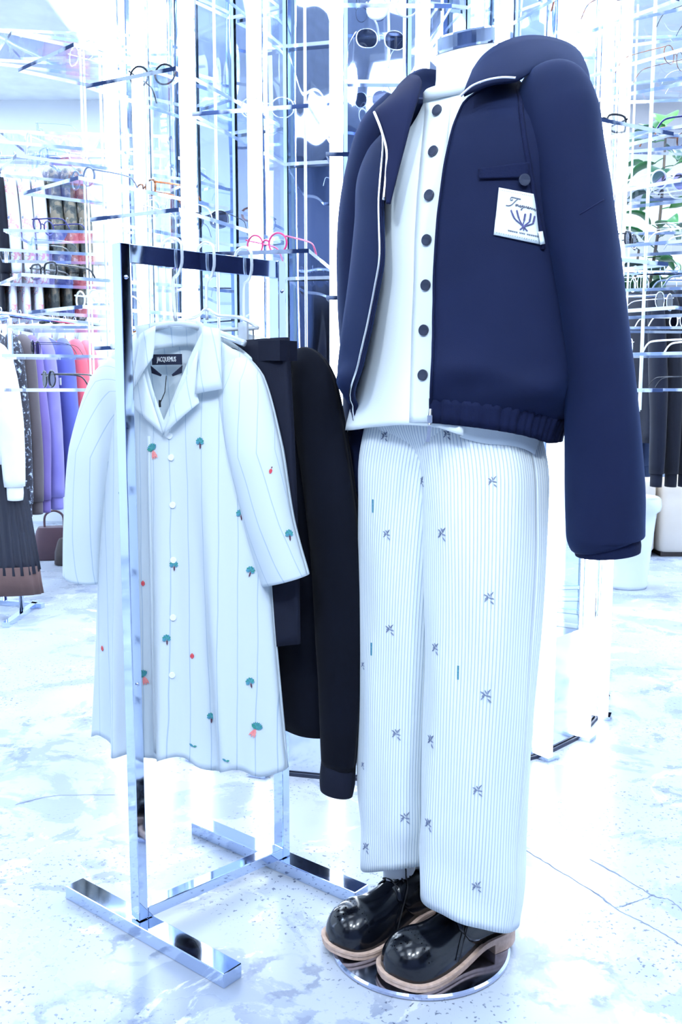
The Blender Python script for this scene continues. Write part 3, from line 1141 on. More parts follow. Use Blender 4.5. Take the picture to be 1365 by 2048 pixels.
# black trousers clipped by the waist
clip_hanger('clip_hanger', 'clear clip hanger holding the black trousers by the waistband', rp2, BA)
P2 = Vector((rp2.x, rp2.y, 0)) + BU * 0.075
bt = thing('folded_trousers', 'black trousers clipped by the waist behind the striped shirt', 'trousers', P2, -BA)
zt = RH - 0.17
mb = MB()
pillow(mb, lambda z, u: smooth(z, [(0.55, 0.150), (0.9, 0.140), (1.15, 0.125)]), lambda u: 0.555 + 0.02 * u, lambda u: zt + 0.006 * u, lambda u: zt + 0.006 * u,
       lambda z: 0.030, 40, 30, folds=((0.010, 9, 0.2, 0.5, 1.1), (0.005, 17, 0.2, 0.5, 1.1)))
solid(mb.build('cloth', M_BLACK2, bt, True), 0.002)
MB().bar((-0.127, 0, zt - 0.018), (0.127, 0, zt - 0.018), 0.050, 0.036).build('waistband', M_BLACK2, bt)

# long black knit cardigan furthest along the rail
h3 = thing('clear_hanger', 'clear plastic hanger inside the black knit, furthest along the rail', 'hanger', rp3, -BA)
MB().tube(spline(hook_pts(drop=0.16), 3), 0.003, 8).build('hook', M_HANGER, h3, True)
MB().tube(spline([(-0.16, 0, -0.205), (-0.08, 0, -0.17), (0, 0, -0.155), (0.08, 0, -0.17), (0.16, 0, -0.205)], 6), 0.006, 8).build('arms', M_HANGER, h3, True)
P3 = Vector((rp3.x, rp3.y, 0)) + BU * 0.02
kn = thing('knit_cardigan', 'long black knit cardigan with a hanging sleeve behind the black trousers', 'cardigan', P3, -BA)
zs = RH - 0.165
mb = MB()
pillow(mb, lambda z, u: smooth(z, [(0.28, 0.185), (0.8, 0.175), (1.15, 0.165)]), lambda u: 0.375 - 0.01 * u, lambda u: zs - 0.055 * abs(u) ** 1.4 - 0.1 * max(0, 1 - abs(u) / 0.3), lambda u: zs - 0.055 * abs(u) ** 1.4,
       lambda z: smooth(z, [(0.3, 0.040), (1.0, 0.036), (1.15, 0.016)]), 40, 30, folds=((0.010, 8, 0.2, 0.4, 1.1),))
solid(mb.build('body', M_BLACK, kn, True), 0.003)
for sg in (1, -1):
    mb = MB()
    sleeve(mb, [(sg * 0.105, 0, zs - 0.045), (sg * 0.150, 0, zs - 0.085), (sg * 0.205, -0.005, 0.80), (sg * 0.222, -0.006, 0.55), (sg * 0.215, -0.004, 0.315)],
           [0.022, 0.050, 0.056, 0.052, 0.036], [0.012, 0.034, 0.040, 0.036, 0.026], folds=0.05, seed=sg)
    sl = mb.build('sleeve', M_BLACK, kn, True)
    solid(sl, 0.003)
    mb = MB()
    sleeve(mb, [(sg * 0.215, -0.004, 0.32), (sg * 0.212, -0.004, 0.285), (sg * 0.210, -0.004, 0.26)], [0.036, 0.037, 0.034], [0.026, 0.027, 0.024], per=4)
    cf = mb.build('cuff', M_BLACK2, sl, True)
    solid(cf, 0.003)

# ================================================================== MANNEQUIN AND ITS CLOTHES
TURN = math.radians(40)
MF = Vector((-math.sin(TURN), -math.cos(TURN), 0))      # the way it faces
ML = Vector((math.cos(TURN), -math.sin(TURN), 0))       # its own left
MC = Vector((0.150, 1.712, 0))                          # centre of the base plate
DISC_R = 0.169
mq = thing('mannequin', 'headless white mannequin with chrome neck cap on a round steel plate', 'mannequin', MC)
mrel = lambda p: Vector(p) - MC


def body_c(z):
    """centre line of the figure"""
    x = smooth(z, [(0.0, 0.165), (0.5, 0.175), (0.95, 0.205), (1.3, 0.212), (1.5, 0.214), (1.65, 0.212)])
    y = smooth(z, [(0.0, 1.715), (0.9, 1.735), (1.3, 1.745), (1.65, 1.735)])
    return Vector((x, y, z))


def ring_pt(c, a, b, phi, z=None, pw=2.3):
    cs, sn = math.cos(phi), math.sin(phi)
    k = (abs(cs) ** pw + abs(sn) ** pw) ** (-1 / pw)
    p = c + ML * (a * cs * k) + MF * (b * sn * k)
    if z is not None:
        p.z = z
    return p


# bare figure (mostly under the clothes)
rows = []
for z, a, b in [(0.88, 0.10, 0.055), (0.95, 0.12, 0.07), (1.05, 0.115, 0.080), (1.2, 0.125, 0.095), (1.35, 0.135, 0.10), (1.44, 0.130, 0.085),
                (1.49, 0.105, 0.068), (1.525, 0.070, 0.058), (1.55, 0.054, 0.052), (1.58, 0.050, 0.050), (1.61, 0.049, 0.049), (1.632, 0.049, 0.049)]:
    c = body_c(z)
    ring = []
    for k in range(40):
        p = ring_pt(c, a, b, 2 * math.pi * k / 40, pw=2)
        if z > 1.56:
            p.z -= 0.30 * (p - c).dot(MF) * min(1, (z - 1.56) / 0.05)
        ring.append(mrel(p))
    rows.append(ring)
mb = MB().grid(rows, True)
mb.add([rows[0][k] for k in range(40)], [tuple(range(40))])
for sg in (1, -1):
    base = body_c(0.9) + ML * sg * 0.075
    foot = Vector((0.150, 1.712, 0)) + ML * sg * 0.077 - MF * 0.03
    pts, rr = [], []
    for t, r in ((0, 0.075), (0.3, 0.066), (0.5, 0.050), (0.62, 0.050), (0.85, 0.033), (0.94, 0.030)):
        p = base.lerp(foot, t)
        p.z = 0.9 * (1 - t) + 0.02
        pts.append(mrel(p))
        rr.append(r)
    mb.tube(pts, rr, 20)
mb.build('figure', M_MANNEQUIN, mq, True)
# chrome cap on the cut neck
rows = []
for z, r in ((1.624, 0.0500), (1.628, 0.0505), (1.648, 0.0505), (1.651, 0.0490), (1.651, 0.001)):
    c = body_c(z)
    rows.append([mrel(ring_pt(c, r, r, 2 * math.pi * k / 40, pw=2) + Vector((0, 0, -0.30 * r * math.sin(2 * math.pi * k / 40)))) for k in range(40)])
MB().grid(rows, True).build('neck_cap', M_CHROME, mq, False)
# round base plate
rows = []
for r, z in ((0.001, 0.010), (DISC_R - 0.004, 0.010), (DISC_R, 0.007), (DISC_R, 0.002), (DISC_R - 0.002, 0.0), (0.001, 0.0)):
    rows.append([Vector((r * math.cos(2 * math.pi * k / 96), r * math.sin(2 * math.pi * k / 96), z)) for k in range(96)])
MB().grid(rows, True).build('base_plate', M_STEEL, mq, False)

# ------------------------------------------------------------------ striped trousers
tr = thing('striped_trousers', 'loose white ribbed-stripe trousers with small motifs on the mannequin', 'trousers', MC)


def leg_rows(sg):
    rows, uvs = [], []
    top = 1.02
    NZ, NA = 60, 72
    for j in range(NZ + 1):
        v = j / NZ
        row, uvr = [], []
        for k in range(NA + 1):
            an = 2 * math.pi * k / NA
            if sg > 0:   # its left leg, nearer
                zh = 0.106 + 0.030 * math.cos(an - math.radians(130)) + 0.006 * math.sin(2 * an)
                c = Vector((smooth(v, [(0, 0.2375), (0.25, 0.243), (0.6, 0.252), (0.85, 0.250), (1, 0.228)]),
                            smooth(v, [(0, 1.668), (0.6, 1.672), (1, 1.705)]), 0))
                a = smooth(v, [(0, 0.084), (0.1, 0.087), (0.5, 0.093), (0.8, 0.103), (0.9, 0.108), (1, 0.100)])
                b = smooth(v, [(0, 0.093), (0.1, 0.096), (0.5, 0.100), (0.8, 0.106), (1, 0.092)])
            else:
                zh = 0.135 + 0.012 * math.cos(an) + 0.012 * math.sin(2 * an)
                c = Vector((smooth(v, [(0, 0.122), (0.25, 0.122), (0.6, 0.130), (0.85, 0.145), (1, 0.168)]),
                            smooth(v, [(0, 1.800), (0.6, 1.790), (1, 1.780)]), 0))
                a = smooth(v, [(0, 0.082), (0.1, 0.084), (0.5, 0.088), (0.8, 0.100), (0.9, 0.108), (1, 0.108)])
                b = smooth(v, [(0, 0.082), (0.1, 0.084), (0.5, 0.088), (0.8, 0.098), (0.9, 0.104), (1, 0.105)])
            z = zh + (top - zh) * v
            # soft drape: long folds that start at the waist and a break over the shoe
            f = 1 + 0.034 * math.sin(an * 3 + sg + v * 2.2) * (0.4 + 0.6 * v) + 0.018 * math.sin(an * 7 + v * 5) + 0.010 * math.sin(an * 5 - v * 17 + sg)
            br = math.exp(-((v - 0.09) / 0.05) ** 2) * 0.05 * math.sin(an * 2 + 1.0 + sg)
            br += math.exp(-((v - 0.045) / 0.03) ** 2) * 0.035 * math.sin(an * 3 + 2.2)
            p = ring_pt(c, a * (f + br), b * (f + br), an, z)
            row.append(mrel(p))
            uvr.append((an * 0.100, z))
        rows.append(row)
        uvs.append(uvr)
    return rows, uvs


mb = MB()
for sg in (1, -1):
    r, u = leg_rows(sg)
    mb.grid(r, uv=u)
# hips and waist
rows, uvs = [], []
for j in range(17):
    v = j / 16
    z = 0.85 + 0.215 * v
    a = smooth(v, [(0, 0.040), (0.4, 0.105), (0.65, 0.155), (1, 0.150)])
    b = smooth(v, [(0, 0.055), (0.4, 0.082), (0.65, 0.105), (1, 0.10)])
    row, uvr = [], []
    for k in range(97):
        an = 2 * math.pi * k / 96
        f = 1 + 0.012 * math.sin(an * 9) + 0.008 * math.sin(an * 21)
        p = ring_pt(body_c(z) + Vector((-0.012, 0, 0)), a * f, b * f, an, z, 2.4)
        row.append(mrel(p))
        uvr.append((an * 0.150, z))
    rows.append(row)
    uvs.append(uvr)
mb.grid(rows, uv=uvs)
to = mb.build('cloth', M_TROUSER, tr, True)
solid(to, 0.0015)
TB = BVHTree.FromPolygons([Vector(p) + MC for p in mb.v], mb.f)
# sparse stitched motifs
mb = MB()
for x, y, a, l in ((-0.009, 0.006, -0.5, 0.009), (-0.002, 0.009, -1.0, 0.008), (0.003, 0.004, 0.9, 0.009), (-0.007, -0.002, 0.4, 0.008), (0.000, 0.000, -0.2, 0.010),
                   (-0.008, -0.008, 0.9, 0.009), (0.003, -0.006, -0.7, 0.009), (0.004, 0.008, -1.6, 0.006), (-0.002, -0.003, 1.9, 0.006)):
    leaf(mb, x, y, a, l, 0.0009, 0)
mot_me = mb.mesh('stitched_motif')
for px, py, sc in ((885, 1067, 1), (774, 1068, 0.8), (985, 962, .8), (978, 1195, .9), (780, 1258, .9), (872, 1296, .9), (972, 1390, 1), (793, 1467, .95), (863, 1480, 1),
                   (955, 1580, .9), (810, 1635, 1), (858, 1647, 1), (733, 1694, .9), (953, 1772, .9), (770, 872, .8), (846, 962, .8), (895, 868, .8), (727, 1330, .6), (727, 1530, .6)):
    h_ = hit(TB, px, py, 0.001)
    if h_:
        o = obj('stitched_motif', mot_me, tr, M_EMB_GREY, False)
        o.matrix_basis = Matrix.Translation(-MC) @ frame_at(*h_) @ Matrix.Scale(sc, 4)
dash = MB().box((0, 0, 0.0005), (0.003, 0.024, 0.001)).mesh('stitched_dash')
for px, py in ((744, 1298), (917, 1345), (747, 1012)):
    h_ = hit(TB, px, py, 0.0006)
    if h_:
        o = obj('stitched_dash', dash, tr, M_EMB_B, False)
        o.matrix_basis = Matrix.Translation(-MC) @ frame_at(*h_)

# ------------------------------------------------------------------ white buttoned top
ws = thing('white_buttoned_top', 'white buttoned jersey top with dark buttons under the navy jacket', 'shirt', MC)
J_TAB = [(0.965, 0.180, 0.142), (0.990, 0.186, 0.146), (1.02, 0.210, 0.164), (1.06, 0.224, 0.170), (1.15, 0.214, 0.164), (1.25, 0.202, 0.156), (1.35, 0.198, 0.146),
         (1.42, 0.200, 0.134), (1.47, 0.182, 0.116), (1.505, 0.150, 0.100), (1.535, 0.112, 0.088), (1.56, 0.088, 0.082)]
W_TAB = [(0.955, 0.222, 0.142), (1.0, 0.210, 0.138), (1.1, 0.184, 0.126), (1.2, 0.168, 0.122), (1.3, 0.156, 0.120), (1.38, 0.150, 0.114),
         (1.44, 0.142, 0.098), (1.49, 0.118, 0.082), (1.525, 0.085, 0.072), (1.55, 0.068, 0.066), (1.565, 0.062, 0.062)]
rows, uvs = [], []
NZ = 60
for j in range(NZ + 1):
    v = j / NZ
    row, uvr = [], []
    for k in range(96):
        an = 2 * math.pi * k / 96
        dz_ = (math.degrees(an) + 180) % 360 - 180
        zh = lerp(dz_, [(-180, 0.950), (-60, 0.922), (0, 0.938), (45, 0.962), (75, 0.984), (120, 0.984), (150, 0.970), (180, 0.950)]) + 0.004 * math.sin(an * 5)
        z = zh + (1.565 - zh) * v
        a = smooth(z, [(t[0], t[1]) for t in W_TAB])
        b = smooth(z, [(t[0], t[2]) for t in W_TAB])
        lo = max(0, (1.3 - z) / 0.35)
        dg = math.degrees(an)
        if not (62 < dg < 205):
            ease = 0.84 if z > 1.0 else 0.88
            a = min(a, ease * smooth(z, [(t[0], t[1]) for t in J_TAB]))
            b = min(b, ease * smooth(z, [(t[0], t[2]) for t in J_TAB]))
            lo *= 0.4
        f = 1 + 0.030 * lo * math.sin(an * 5 + 0.6) + 0.012 * lo * math.sin(an * 11 + z * 8)
        p = ring_pt(body_c(z), a * f, b * f, an, z, 2.2)
        if z > 1.44:
            p.z -= 0.22 * (p - body_c(z)).dot(MF) * min(1, (z - 1.44) / 0.06)
        row.append(mrel(p))
        uvr.append((an * 0.15, z))
    rows.append(row)
    uvs.append(uvr)
mb = MB().grid(rows, True, uv=uvs)
solid(mb.build('cloth', M_WHITECLOTH, ws, True), 0.002)
WB = BVHTree.FromPolygons([Vector(p) + MC for p in mb.v], mb.f)
# collar band
rows = []
for dz, dr in ((-0.012, 0.003), (-0.012, 0.006), (0.006, 0.006), (0.010, 0.002), (0.006, -0.002), (-0.006, -0.002)):
    row = []
    for k in range(60):
        an = 2 * math.pi * k / 60
        p = ring_pt(body_c(1.558), 0.066 + dr, 0.066 + dr, an, 1.558 + dz, 2)
        p.z -= 0.22 * (p - body_c(1.558)).dot(MF)
        row.append(mrel(p))
    rows.append(row)
MB().grid(rows, True).build('collar_band', M_WHITECLOTH, ws, True)
# placket strip and buttons
BTN = [(878, 223), (870, 305), (862, 392), (857, 481), (855, 571), (851, 661), (849, 751)]
prow = []
for i in range(40):
    py = 190 + (845 - 190) * i / 39
    px = lerp(py, [(y, x) for x, y in BTN])
    if py > 751: px = 849 - (py - 751) * 0.03
    r = []
    for dx in (-26, -13, 0, 13, 24):
        h_ = hit(WB, px + dx, py, 0.0025 if abs(dx) < 25 else 0.001)
        r.append(mrel(h_[0]) if h_ else None)
    if all(q is not None for q in r):
        prow.append(r)
solid(MB().grid(prow).build('placket', M_WHITECLOTH, ws, True), 0.002)
bm_ = MB().tube([(0, 0, 0), (0, 0, 0.003), (0, 0, 0.0035), (0, 0, 0.0022), (0, 0, 0.0022)], [0.0092, 0.0092, 0.0078, 0.0066, 0.0001], 20)
btn2 = bm_.mesh('button')
hole = MB()
for x, y in ((-0.0018, -0.0018), (0.0018, -0.0018), (-0.0018, 0.0018), (0.0018, 0.0018)):
    hole.tube([(x, y, 0.0022), (x, y, 0.0026)], 0.0009, 6)
hole_me = hole.mesh('button_holes')
for px, py in BTN:
    h_ = hit(WB, px, py, 0.004)
    o = obj('button', btn2, ws, M_BUTTON, False)
    o.matrix_basis = Matrix.Translation(-MC) @ frame_at(*h_)
    o2 = obj('button_holes', hole_me, o, M_PERF, False)
    o2['kind'] = 'stuff'

# ------------------------------------------------------------------ navy zip jacket
jk = thing('navy_zip_jacket', 'open navy zip jacket with a white woven patch on the mannequin', 'jacket', MC)
EDGE_L = [(150, 1030), (158, 1010), (166, 980), (178, 950), (195, 930), (260, 906), (330, 891), (430, 878), (560, 870), (700, 868), (850, 861), (900, 858)]
EDGE_R = [(150, 790), (200, 792), (225, 778), (300, 776), (400, 766), (520, 769), (640, 746), (770, 716), (840, 700), (900, 690)]


HEM_TILT = 0.036


def jring(an, z, row_amp=1.0):
    a = smooth(z, [(t[0], t[1]) for t in J_TAB])
    b = smooth(z, [(t[0], t[2]) for t in J_TAB])
    c = body_c(z)
    lo = max(0, min(1, (1.35 - z) / 0.25)) * max(0, min(1, (z - 0.985) / 0.05))
    f = 1 + lo * (0.016 * math.sin(an * 5 + z * 6) + 0.016 * math.sin(an * 3 - z * 11 + 1.3))
    bl = math.exp(-((z - 1.035) / 0.035) ** 2)
    f += bl * (0.030 * math.sin(an * 7 + z * 40 + 0.8) + 0.024 * math.sin(an * 4 - z * 55)) + 0.02 * bl
    if z < 1.0:
        f += 0.010 * math.sin(an * 34)
    p = ring_pt(c, a * f, b * f, an, z, 2.3)
    if z < 1.2:   # the hem rides up at the front
        p.z += HEM_TILT * max(0.0, math.sin(an)) * min(1.0, (1.2 - z) / 0.22)
    if z > 1.47:
        p.z -= 0.20 * (p - c).dot(MF) * min(1, (z - 1.47) / 0.06)
    return p


def edge_phi(z, table, lo, hi, far):
    """angle at which the ring shows at the wanted image column"""
    best, bp = 1e9, None
    N_ = 240
    for i in range(N_ + 1):
        an = lo + (hi - lo) * i / N_
        x, y = proj(jring(an, z))
        e = abs(x - lerp(y, table))
        if e < best - 0.4:
            best, bp = e, an
    return bp


rows, uvs = [], []
phis = []
NZ, NA = 64, 120
zs_ = [0.968 + (1.560 - 0.968) * (j / NZ) for j in range(NZ + 1)]
for z in zs_:
    pl = edge_phi(z, EDGE_L, math.radians(100), math.radians(5), False)
    pr_ = edge_phi(z, EDGE_R, math.radians(92), math.radians(168), True)
    phis.append([pl, pr_])
for it in range(3):
    ph2 = [list(p) for p in phis]
    for i in range(1, len(phis) - 1):
        for q in (0, 1):
            ph2[i][q] = (phis[i - 1][q] + 2 * phis[i][q] + phis[i + 1][q]) / 4
    phis = ph2
for z, (pl, pr_) in zip(zs_, phis):
    row, uvr = [], []
    for k in range(NA + 1):
        an = pl - (2 * math.pi - (pr_ - pl)) * k / NA
        row.append(mrel(jring(an, z)))
        uvr.append((an * 0.2, z))
    rows.append(row)
    uvs.append(uvr)
mb = MB().grid(rows, uv=uvs)
jb = mb.build('body', M_NAVY, jk, True)
solid(jb, 0.006, 0.0)
JB = BVHTree.FromPolygons([Vector(p) + MC for p in mb.v], mb.f)
# hem band
hb = MB()
hr = []
for z, off_ in ((0.958, 0.004), (0.972, 0.006), (0.990, 0.006), (0.998, 0.002)):
    pl, pr_ = phis[0]
    row = []
    for k in range(241):
        an = pl - (2 * math.pi - (pr_ - pl)) * k / 240
        p = jring(an, max(z, 0.968))
        p.z = z + HEM_TILT * max(0.0, math.sin(an))
        c = body_c(z)
        d = (p - c)
        d.z = 0
        row.append(mrel(p + d.normalized() * (off_ + 0.0022 * math.sin(an * 70))))
    hr.append(row)
solid(MB().grid(hr).build('hem_band', M_NAVYRIB, jk, True), 0.005)
# zip: tape along both front edges, teeth line, pull
for q, nm in ((0, 'zip_tape'), (-1, 'zip_tape')):
    line = [Vector(r[q]) for r in rows]
    c = [mrel(body_c(z)) for z in zs_]
    out = []
    for p, cc in zip(line, c):
        d = p - cc
        d.z = 0
        out.append(p + d.normalized() * 0.004)
    if q == 0:
        far = [p for p, z in zip(out, zs_)]
        MB().tube(out, 0.0022, 6).build(nm, M_NAVYRIB, jk, True)
        # bright teeth only where the edge turns outwards at the collar
        up = spline([mrel(at(922, 192, 1.575)), mrel(at(945, 172, 1.570)), mrel(at(975, 160, 1.565)), mrel(at(1005, 155, 1.560)), mrel(at(1032, 156, 1.555))], 6)
        MB().tube(up, 0.0020, 6).build('zip_teeth', M_ZIP, jk, True)
    else:
        MB().tube(out, 0.0026, 6).build(nm, M_NAVYRIB, jk, True)
        MB().tube([p + ML * -0.002 + MF * 0.004 for p in out], 0.0018, 6).build('zip_teeth', M_ZIP, jk, True)
zp = at(860, 838, 1.585)
MB().box(mrel(zp), (0.008, 0.005, 0.012)).tube([mrel(at(862, 818, 1.59)), mrel(at(860, 850, 1.585))], 0.0028, 8).build('zip_slider', M_ZIP, jk)
MB().box(mrel(at(858, 868, 1.583)), (0.006, 0.003, 0.026), rot=Matrix.Rotation(0.1, 3, 'Y')).build('zip_pull', M_ZIP, jk)


# sleeves
def skin_tube(name, pts, n=36, per=8, mat_=None, parent=None, fold=0.03, seed=0.0, rib=0.0):
    """pts: (centre, half-width across image, half-depth); tube for an arm"""
    C_ = spline([p[0] for p in pts], per)
    A = spline([(p[1], p[2], 0) for p in pts], per)
    rws, uv_ = [], []
    L = 0.0
    m = len(C_)
    for i, c in enumerate(C_):
        t = (C_[min(i + 1, m - 1)] - C_[max(i - 1, 0)]).normalized()
        ax = Vector((1, 0, 0))
        a_ = (ax - t * ax.dot(t)).normalized()
        b_ = t.cross(a_)
        if i: L += (c - C_[i - 1]).length
        r = []
        for k in range(n):
            an = 2 * math.pi * k / n
            f = 1 + fold * (math.sin(an * 2 + L * 8 + seed) * 0.6 + math.sin(an * 3 - L * 13 + seed * 2) * 0.5) + rib * math.sin(an * 18)
            r.append(mrel(c + a_ * (math.cos(an) * A[i].x * f) + b_ * (math.sin(an) * A[i].y * f)))
        rws.append(r)
    m_ = MB().grid(rws, True)
    return m_, m_.build(name, mat_, parent, True)


def ap(px, py, Y, hwpx, depth):
    return (at(px, py, Y), hwpx * Y / FPX, depth)


armL, o = skin_tube('sleeve', [ap(1066, 168, 1.72, 14, 0.012), ap(1086, 176, 1.69, 42, 0.038), ap(1104, 202, 1.655, 66, 0.068), ap(1114, 245, 1.64, 75, 0.085), ap(1122, 300, 1.63, 76, 0.088), ap(1143, 400, 1.615, 73, 0.084),
                               ap(1167, 520, 1.60, 66, 0.078), ap(1185, 640, 1.59, 63, 0.074), ap(1198, 760, 1.59, 66, 0.074), ap(1207, 880, 1.59, 71, 0.074),
                               ap(1211, 980, 1.59, 74, 0.074), ap(1211, 1050, 1.585, 73, 0.070), ap(1211, 1074, 1.585, 72, 0.068), ap(1213, 1084, 1.585, 66, 0.060)],
                    mat_=M_NAVY, parent=jk, fold=0.038)
solid(o, 0.005)
cL, o2 = skin_tube('cuff', [ap(1214, 1078, 1.585, 62, 0.057), ap(1215, 1092, 1.585, 63, 0.058), ap(1216, 1106, 1.585, 61, 0.056)], per=5, mat_=M_NAVYRIB, parent=o, fold=0.0, rib=0.02)
solid(o2, 0.005)
armR, o = skin_tube('sleeve', [ap(800, 205, 1.85, 28, 0.03), ap(765, 262, 1.86, 42, 0.06), ap(742, 340, 1.88, 45, 0.075), ap(726, 450, 1.89, 46, 0.075), ap(722, 600, 1.89, 44, 0.07),
                               ap(728, 750, 1.89, 42, 0.07), ap(738, 900, 1.885, 46, 0.07), ap(740, 985, 1.88, 46, 0.068), ap(742, 1025, 1.88, 40, 0.06)], mat_=M_NAVY, parent=jk, fold=0.02, seed=1)
solid(o, 0.005)
cR, o2 = skin_tube('cuff', [ap(742, 1014, 1.88, 37, 0.056), ap(742, 1035, 1.88, 37, 0.056), ap(742, 1050, 1.88, 35, 0.054)], per=5, mat_=M_NAVYRIB, parent=o, fold=0.0, rib=0.02)
solid(o2, 0.005)


# wide stand collar and the turned-back front flaps
def band(name, top, base, mat_, n=8, th=0.006, belly=0.0, rowsn=6):
    T, B = spline(top, n), spline(base, n)
    rws = []
    for j in range(rowsn + 1):
        v = j / rowsn
        r = []
        for t, b in zip(T, B):
            p = b.lerp(t, v)
            d = p - body_c(p.z)
            d.z = 0
            p = p + d.normalized() * (belly * math.sin(math.pi * v))
            r.append(mrel(p))
        rws.append(r)
    return solid(MB().grid(rws).build(name, mat_, jk, True), th)


rim = [at(948, 142, 1.655), at(970, 112, 1.675), at(1008, 86, 1.70), at(1055, 74, 1.745), at(1105, 78, 1.80), at(1145, 94, 1.86), at(1164, 124, 1.90), at(1120, 150, 1.95), at(1040, 165, 1.97),
       at(960, 165, 1.955), at(890, 145, 1.91), at(850, 137, 1.87), at(822, 150, 1.82)]
bas = [at(928, 190, 1.585), at(980, 168, 1.585), at(1036, 160, 1.60), at(1075, 138, 1.665), at(1120, 132, 1.735), at(1158, 155, 1.80), at(1176, 195, 1.86), at(1140, 215, 1.91), at(1040, 225, 1.95),
       at(960, 228, 1.945), at(890, 215, 1.91), at(850, 205, 1.87), at(815, 205, 1.80)]
band('collar', rim, bas, M_NAVY, 8, 0.007, 0.008)
band('front_flap', [at(822, 150, 1.80), at(842, 158, 1.735), at(838, 190, 1.690), at(826, 230, 1.668), at(812, 285, 1.655), at(796, 345, 1.650), at(781, 408, 1.655)],
     [at(790, 185, 1.80), at(768, 207, 1.755), at(750, 226, 1.715), at(762, 258, 1.69), at(774, 300, 1.675), at(772, 350, 1.672), at(777, 408, 1.666)], M_NAVYIN, 8, 0.005, 0.004)
ztop = spline([at(749, 224, 1.708), at(762, 256, 1.684), at(774, 300, 1.669), at(773, 345, 1.667), at(768, 400, 1.662)], 6)
MB().tube([mrel(p) for p in ztop], 0.0022, 6).build('zip_teeth', M_ZIP, jk, True)

# raglan seam down the front of the sleeve
sm_ = [(1038, 158), (1042, 230), (1052, 300), (1062, 360), (1072, 420), (1083, 480)]
JA = BVHTree.FromPolygons([Vector(p) + MC for p in mb.v] + [Vector(p) + MC for p in armL.v], list(mb.f) + [tuple(i + len(mb.v) for i in q) for q in armL.f])
pts = []
for i in range(25):
    py = 158 + (500 - 158) * i / 24
    px = lerp(py, [(y, x) for x, y in sm_])
    h_ = hit(JA, px, py, 0.003)
    if h_:
        pts.append(mrel(h_[0]))
if len(pts) > 2:
    MB().tube(pts, 0.0045, 8).build('raglan_seam', M_NAVYRIB, jk, True)
pts = []
for i in range(16):
    px = 1160 + (1206 - 1160) * i / 15
    py = 430 - 30 * i / 15
    h_ = hit(JA, px, py, 0.0025)
    if h_:
        pts.append(mrel(h_[0]))
if len(pts) > 2:
    MB().tube(pts, 0.0012, 6).build('sleeve_seam', M_NAVYIN, jk, True)


def jgrid(corners, lift, n=8, bv=None):
    """grid laid over the jacket between four corner pixels (tl, tr, br, bl)"""
    rws = []
    for j in range(n + 1):
        v = j / n
        r = []
        for i in range(n + 1):
            u = i / n
            x = (corners[0][0] * (1 - u) + corners[1][0] * u) * (1 - v) + (corners[3][0] * (1 - u) + corners[2][0] * u) * v
            y = (corners[0][1] * (1 - u) + corners[1][1] * u) * (1 - v) + (corners[3][1] * (1 - u) + corners[2][1] * u) * v
            h_ = hit(bv or JB, x, y, lift)
            r.append(h_[0])
        rws.append(r)
    return rws


g = jgrid([(958, 340), (1056, 326), (1058, 356), (961, 360)], 0.006)
solid(MB().grid([[mrel(p) for p in r] for r in g]).build('pocket_welt', M_NAVYRIB, jk, True), 0.004)
h_ = hit(JB, 1046, 362, 0.008)
o = obj('pocket_button', btn2, jk, M_BUTTON, False)
o.matrix_basis = Matrix.Translation(-MC) @ frame_at(*h_)
PG = jgrid([(998, 377), (1066, 390), (1076, 490), (988, 471)], 0.0055, 10)
patch = solid(MB().grid([[mrel(p) for p in r] for r in PG]).build('woven_patch', M_PATCH, jk, True), 0.002)
patch['label'] = 'white woven patch with script lettering and a lavender sprig'


def on_patch(u, v, lift=0.0022):
    """u right 0..1, v down 0..1"""
    n = 10
    x, y = min(u * n, n - 1e-6), min(v * n, n - 1e-6)
    i, j = int(x), int(y)
    fu, fv = x - i, y - j
    p = (PG[j][i] * (1 - fu) + PG[j][i + 1] * fu) * (1 - fv) + (PG[j + 1][i] * (1 - fu) + PG[j + 1][i + 1] * fu) * fv
    nn = (PG[j][i + 1] - PG[j][i]).cross(PG[j + 1][i] - PG[j][i]).normalized()
    if nn.dot(p - Vector((0, 0, CAM_H))) > 0:
        nn = -nn
    return mrel(p + nn * lift)


def strokes(name, lists, r, mat_):
    mb = MB()
    for L_ in lists:
        P = spline([(u, v, 0) for u, v in L_], 5)
        mb.tube([on_patch(max(0.01, min(0.99, p.x)), max(0.01, min(0.99, p.y))) for p in P], r, 5)
    return mb.build(name, mat_, patch, True)


# script lettering: J a c q u e m u s written in one hand
strokes('script_lettering', [
    [(0.40, 0.20), (0.33, 0.22), (0.35, 0.16), (0.46, 0.155), (0.60, 0.16)],
    [(0.54, 0.155), (0.46, 0.22), (0.38, 0.30), (0.30, 0.34), (0.22, 0.345)],
    [(0.52, 0.285), (0.47, 0.29), (0.48, 0.315), (0.53, 0.285), (0.54, 0.315), (0.60, 0.285), (0.565, 0.30), (0.59, 0.318), (0.64, 0.285), (0.61, 0.31), (0.66, 0.285), (0.62, 0.37), (0.60, 0.365),
     (0.68, 0.30), (0.69, 0.285), (0.70, 0.315), (0.74, 0.285), (0.76, 0.315), (0.81, 0.29), (0.78, 0.29), (0.81, 0.32), (0.85, 0.29), (0.87, 0.32), (0.90, 0.295), (0.92, 0.32), (0.95, 0.30), (0.96, 0.335), (0.99, 0.31)]], 0.0006, M_INK)
lav = []
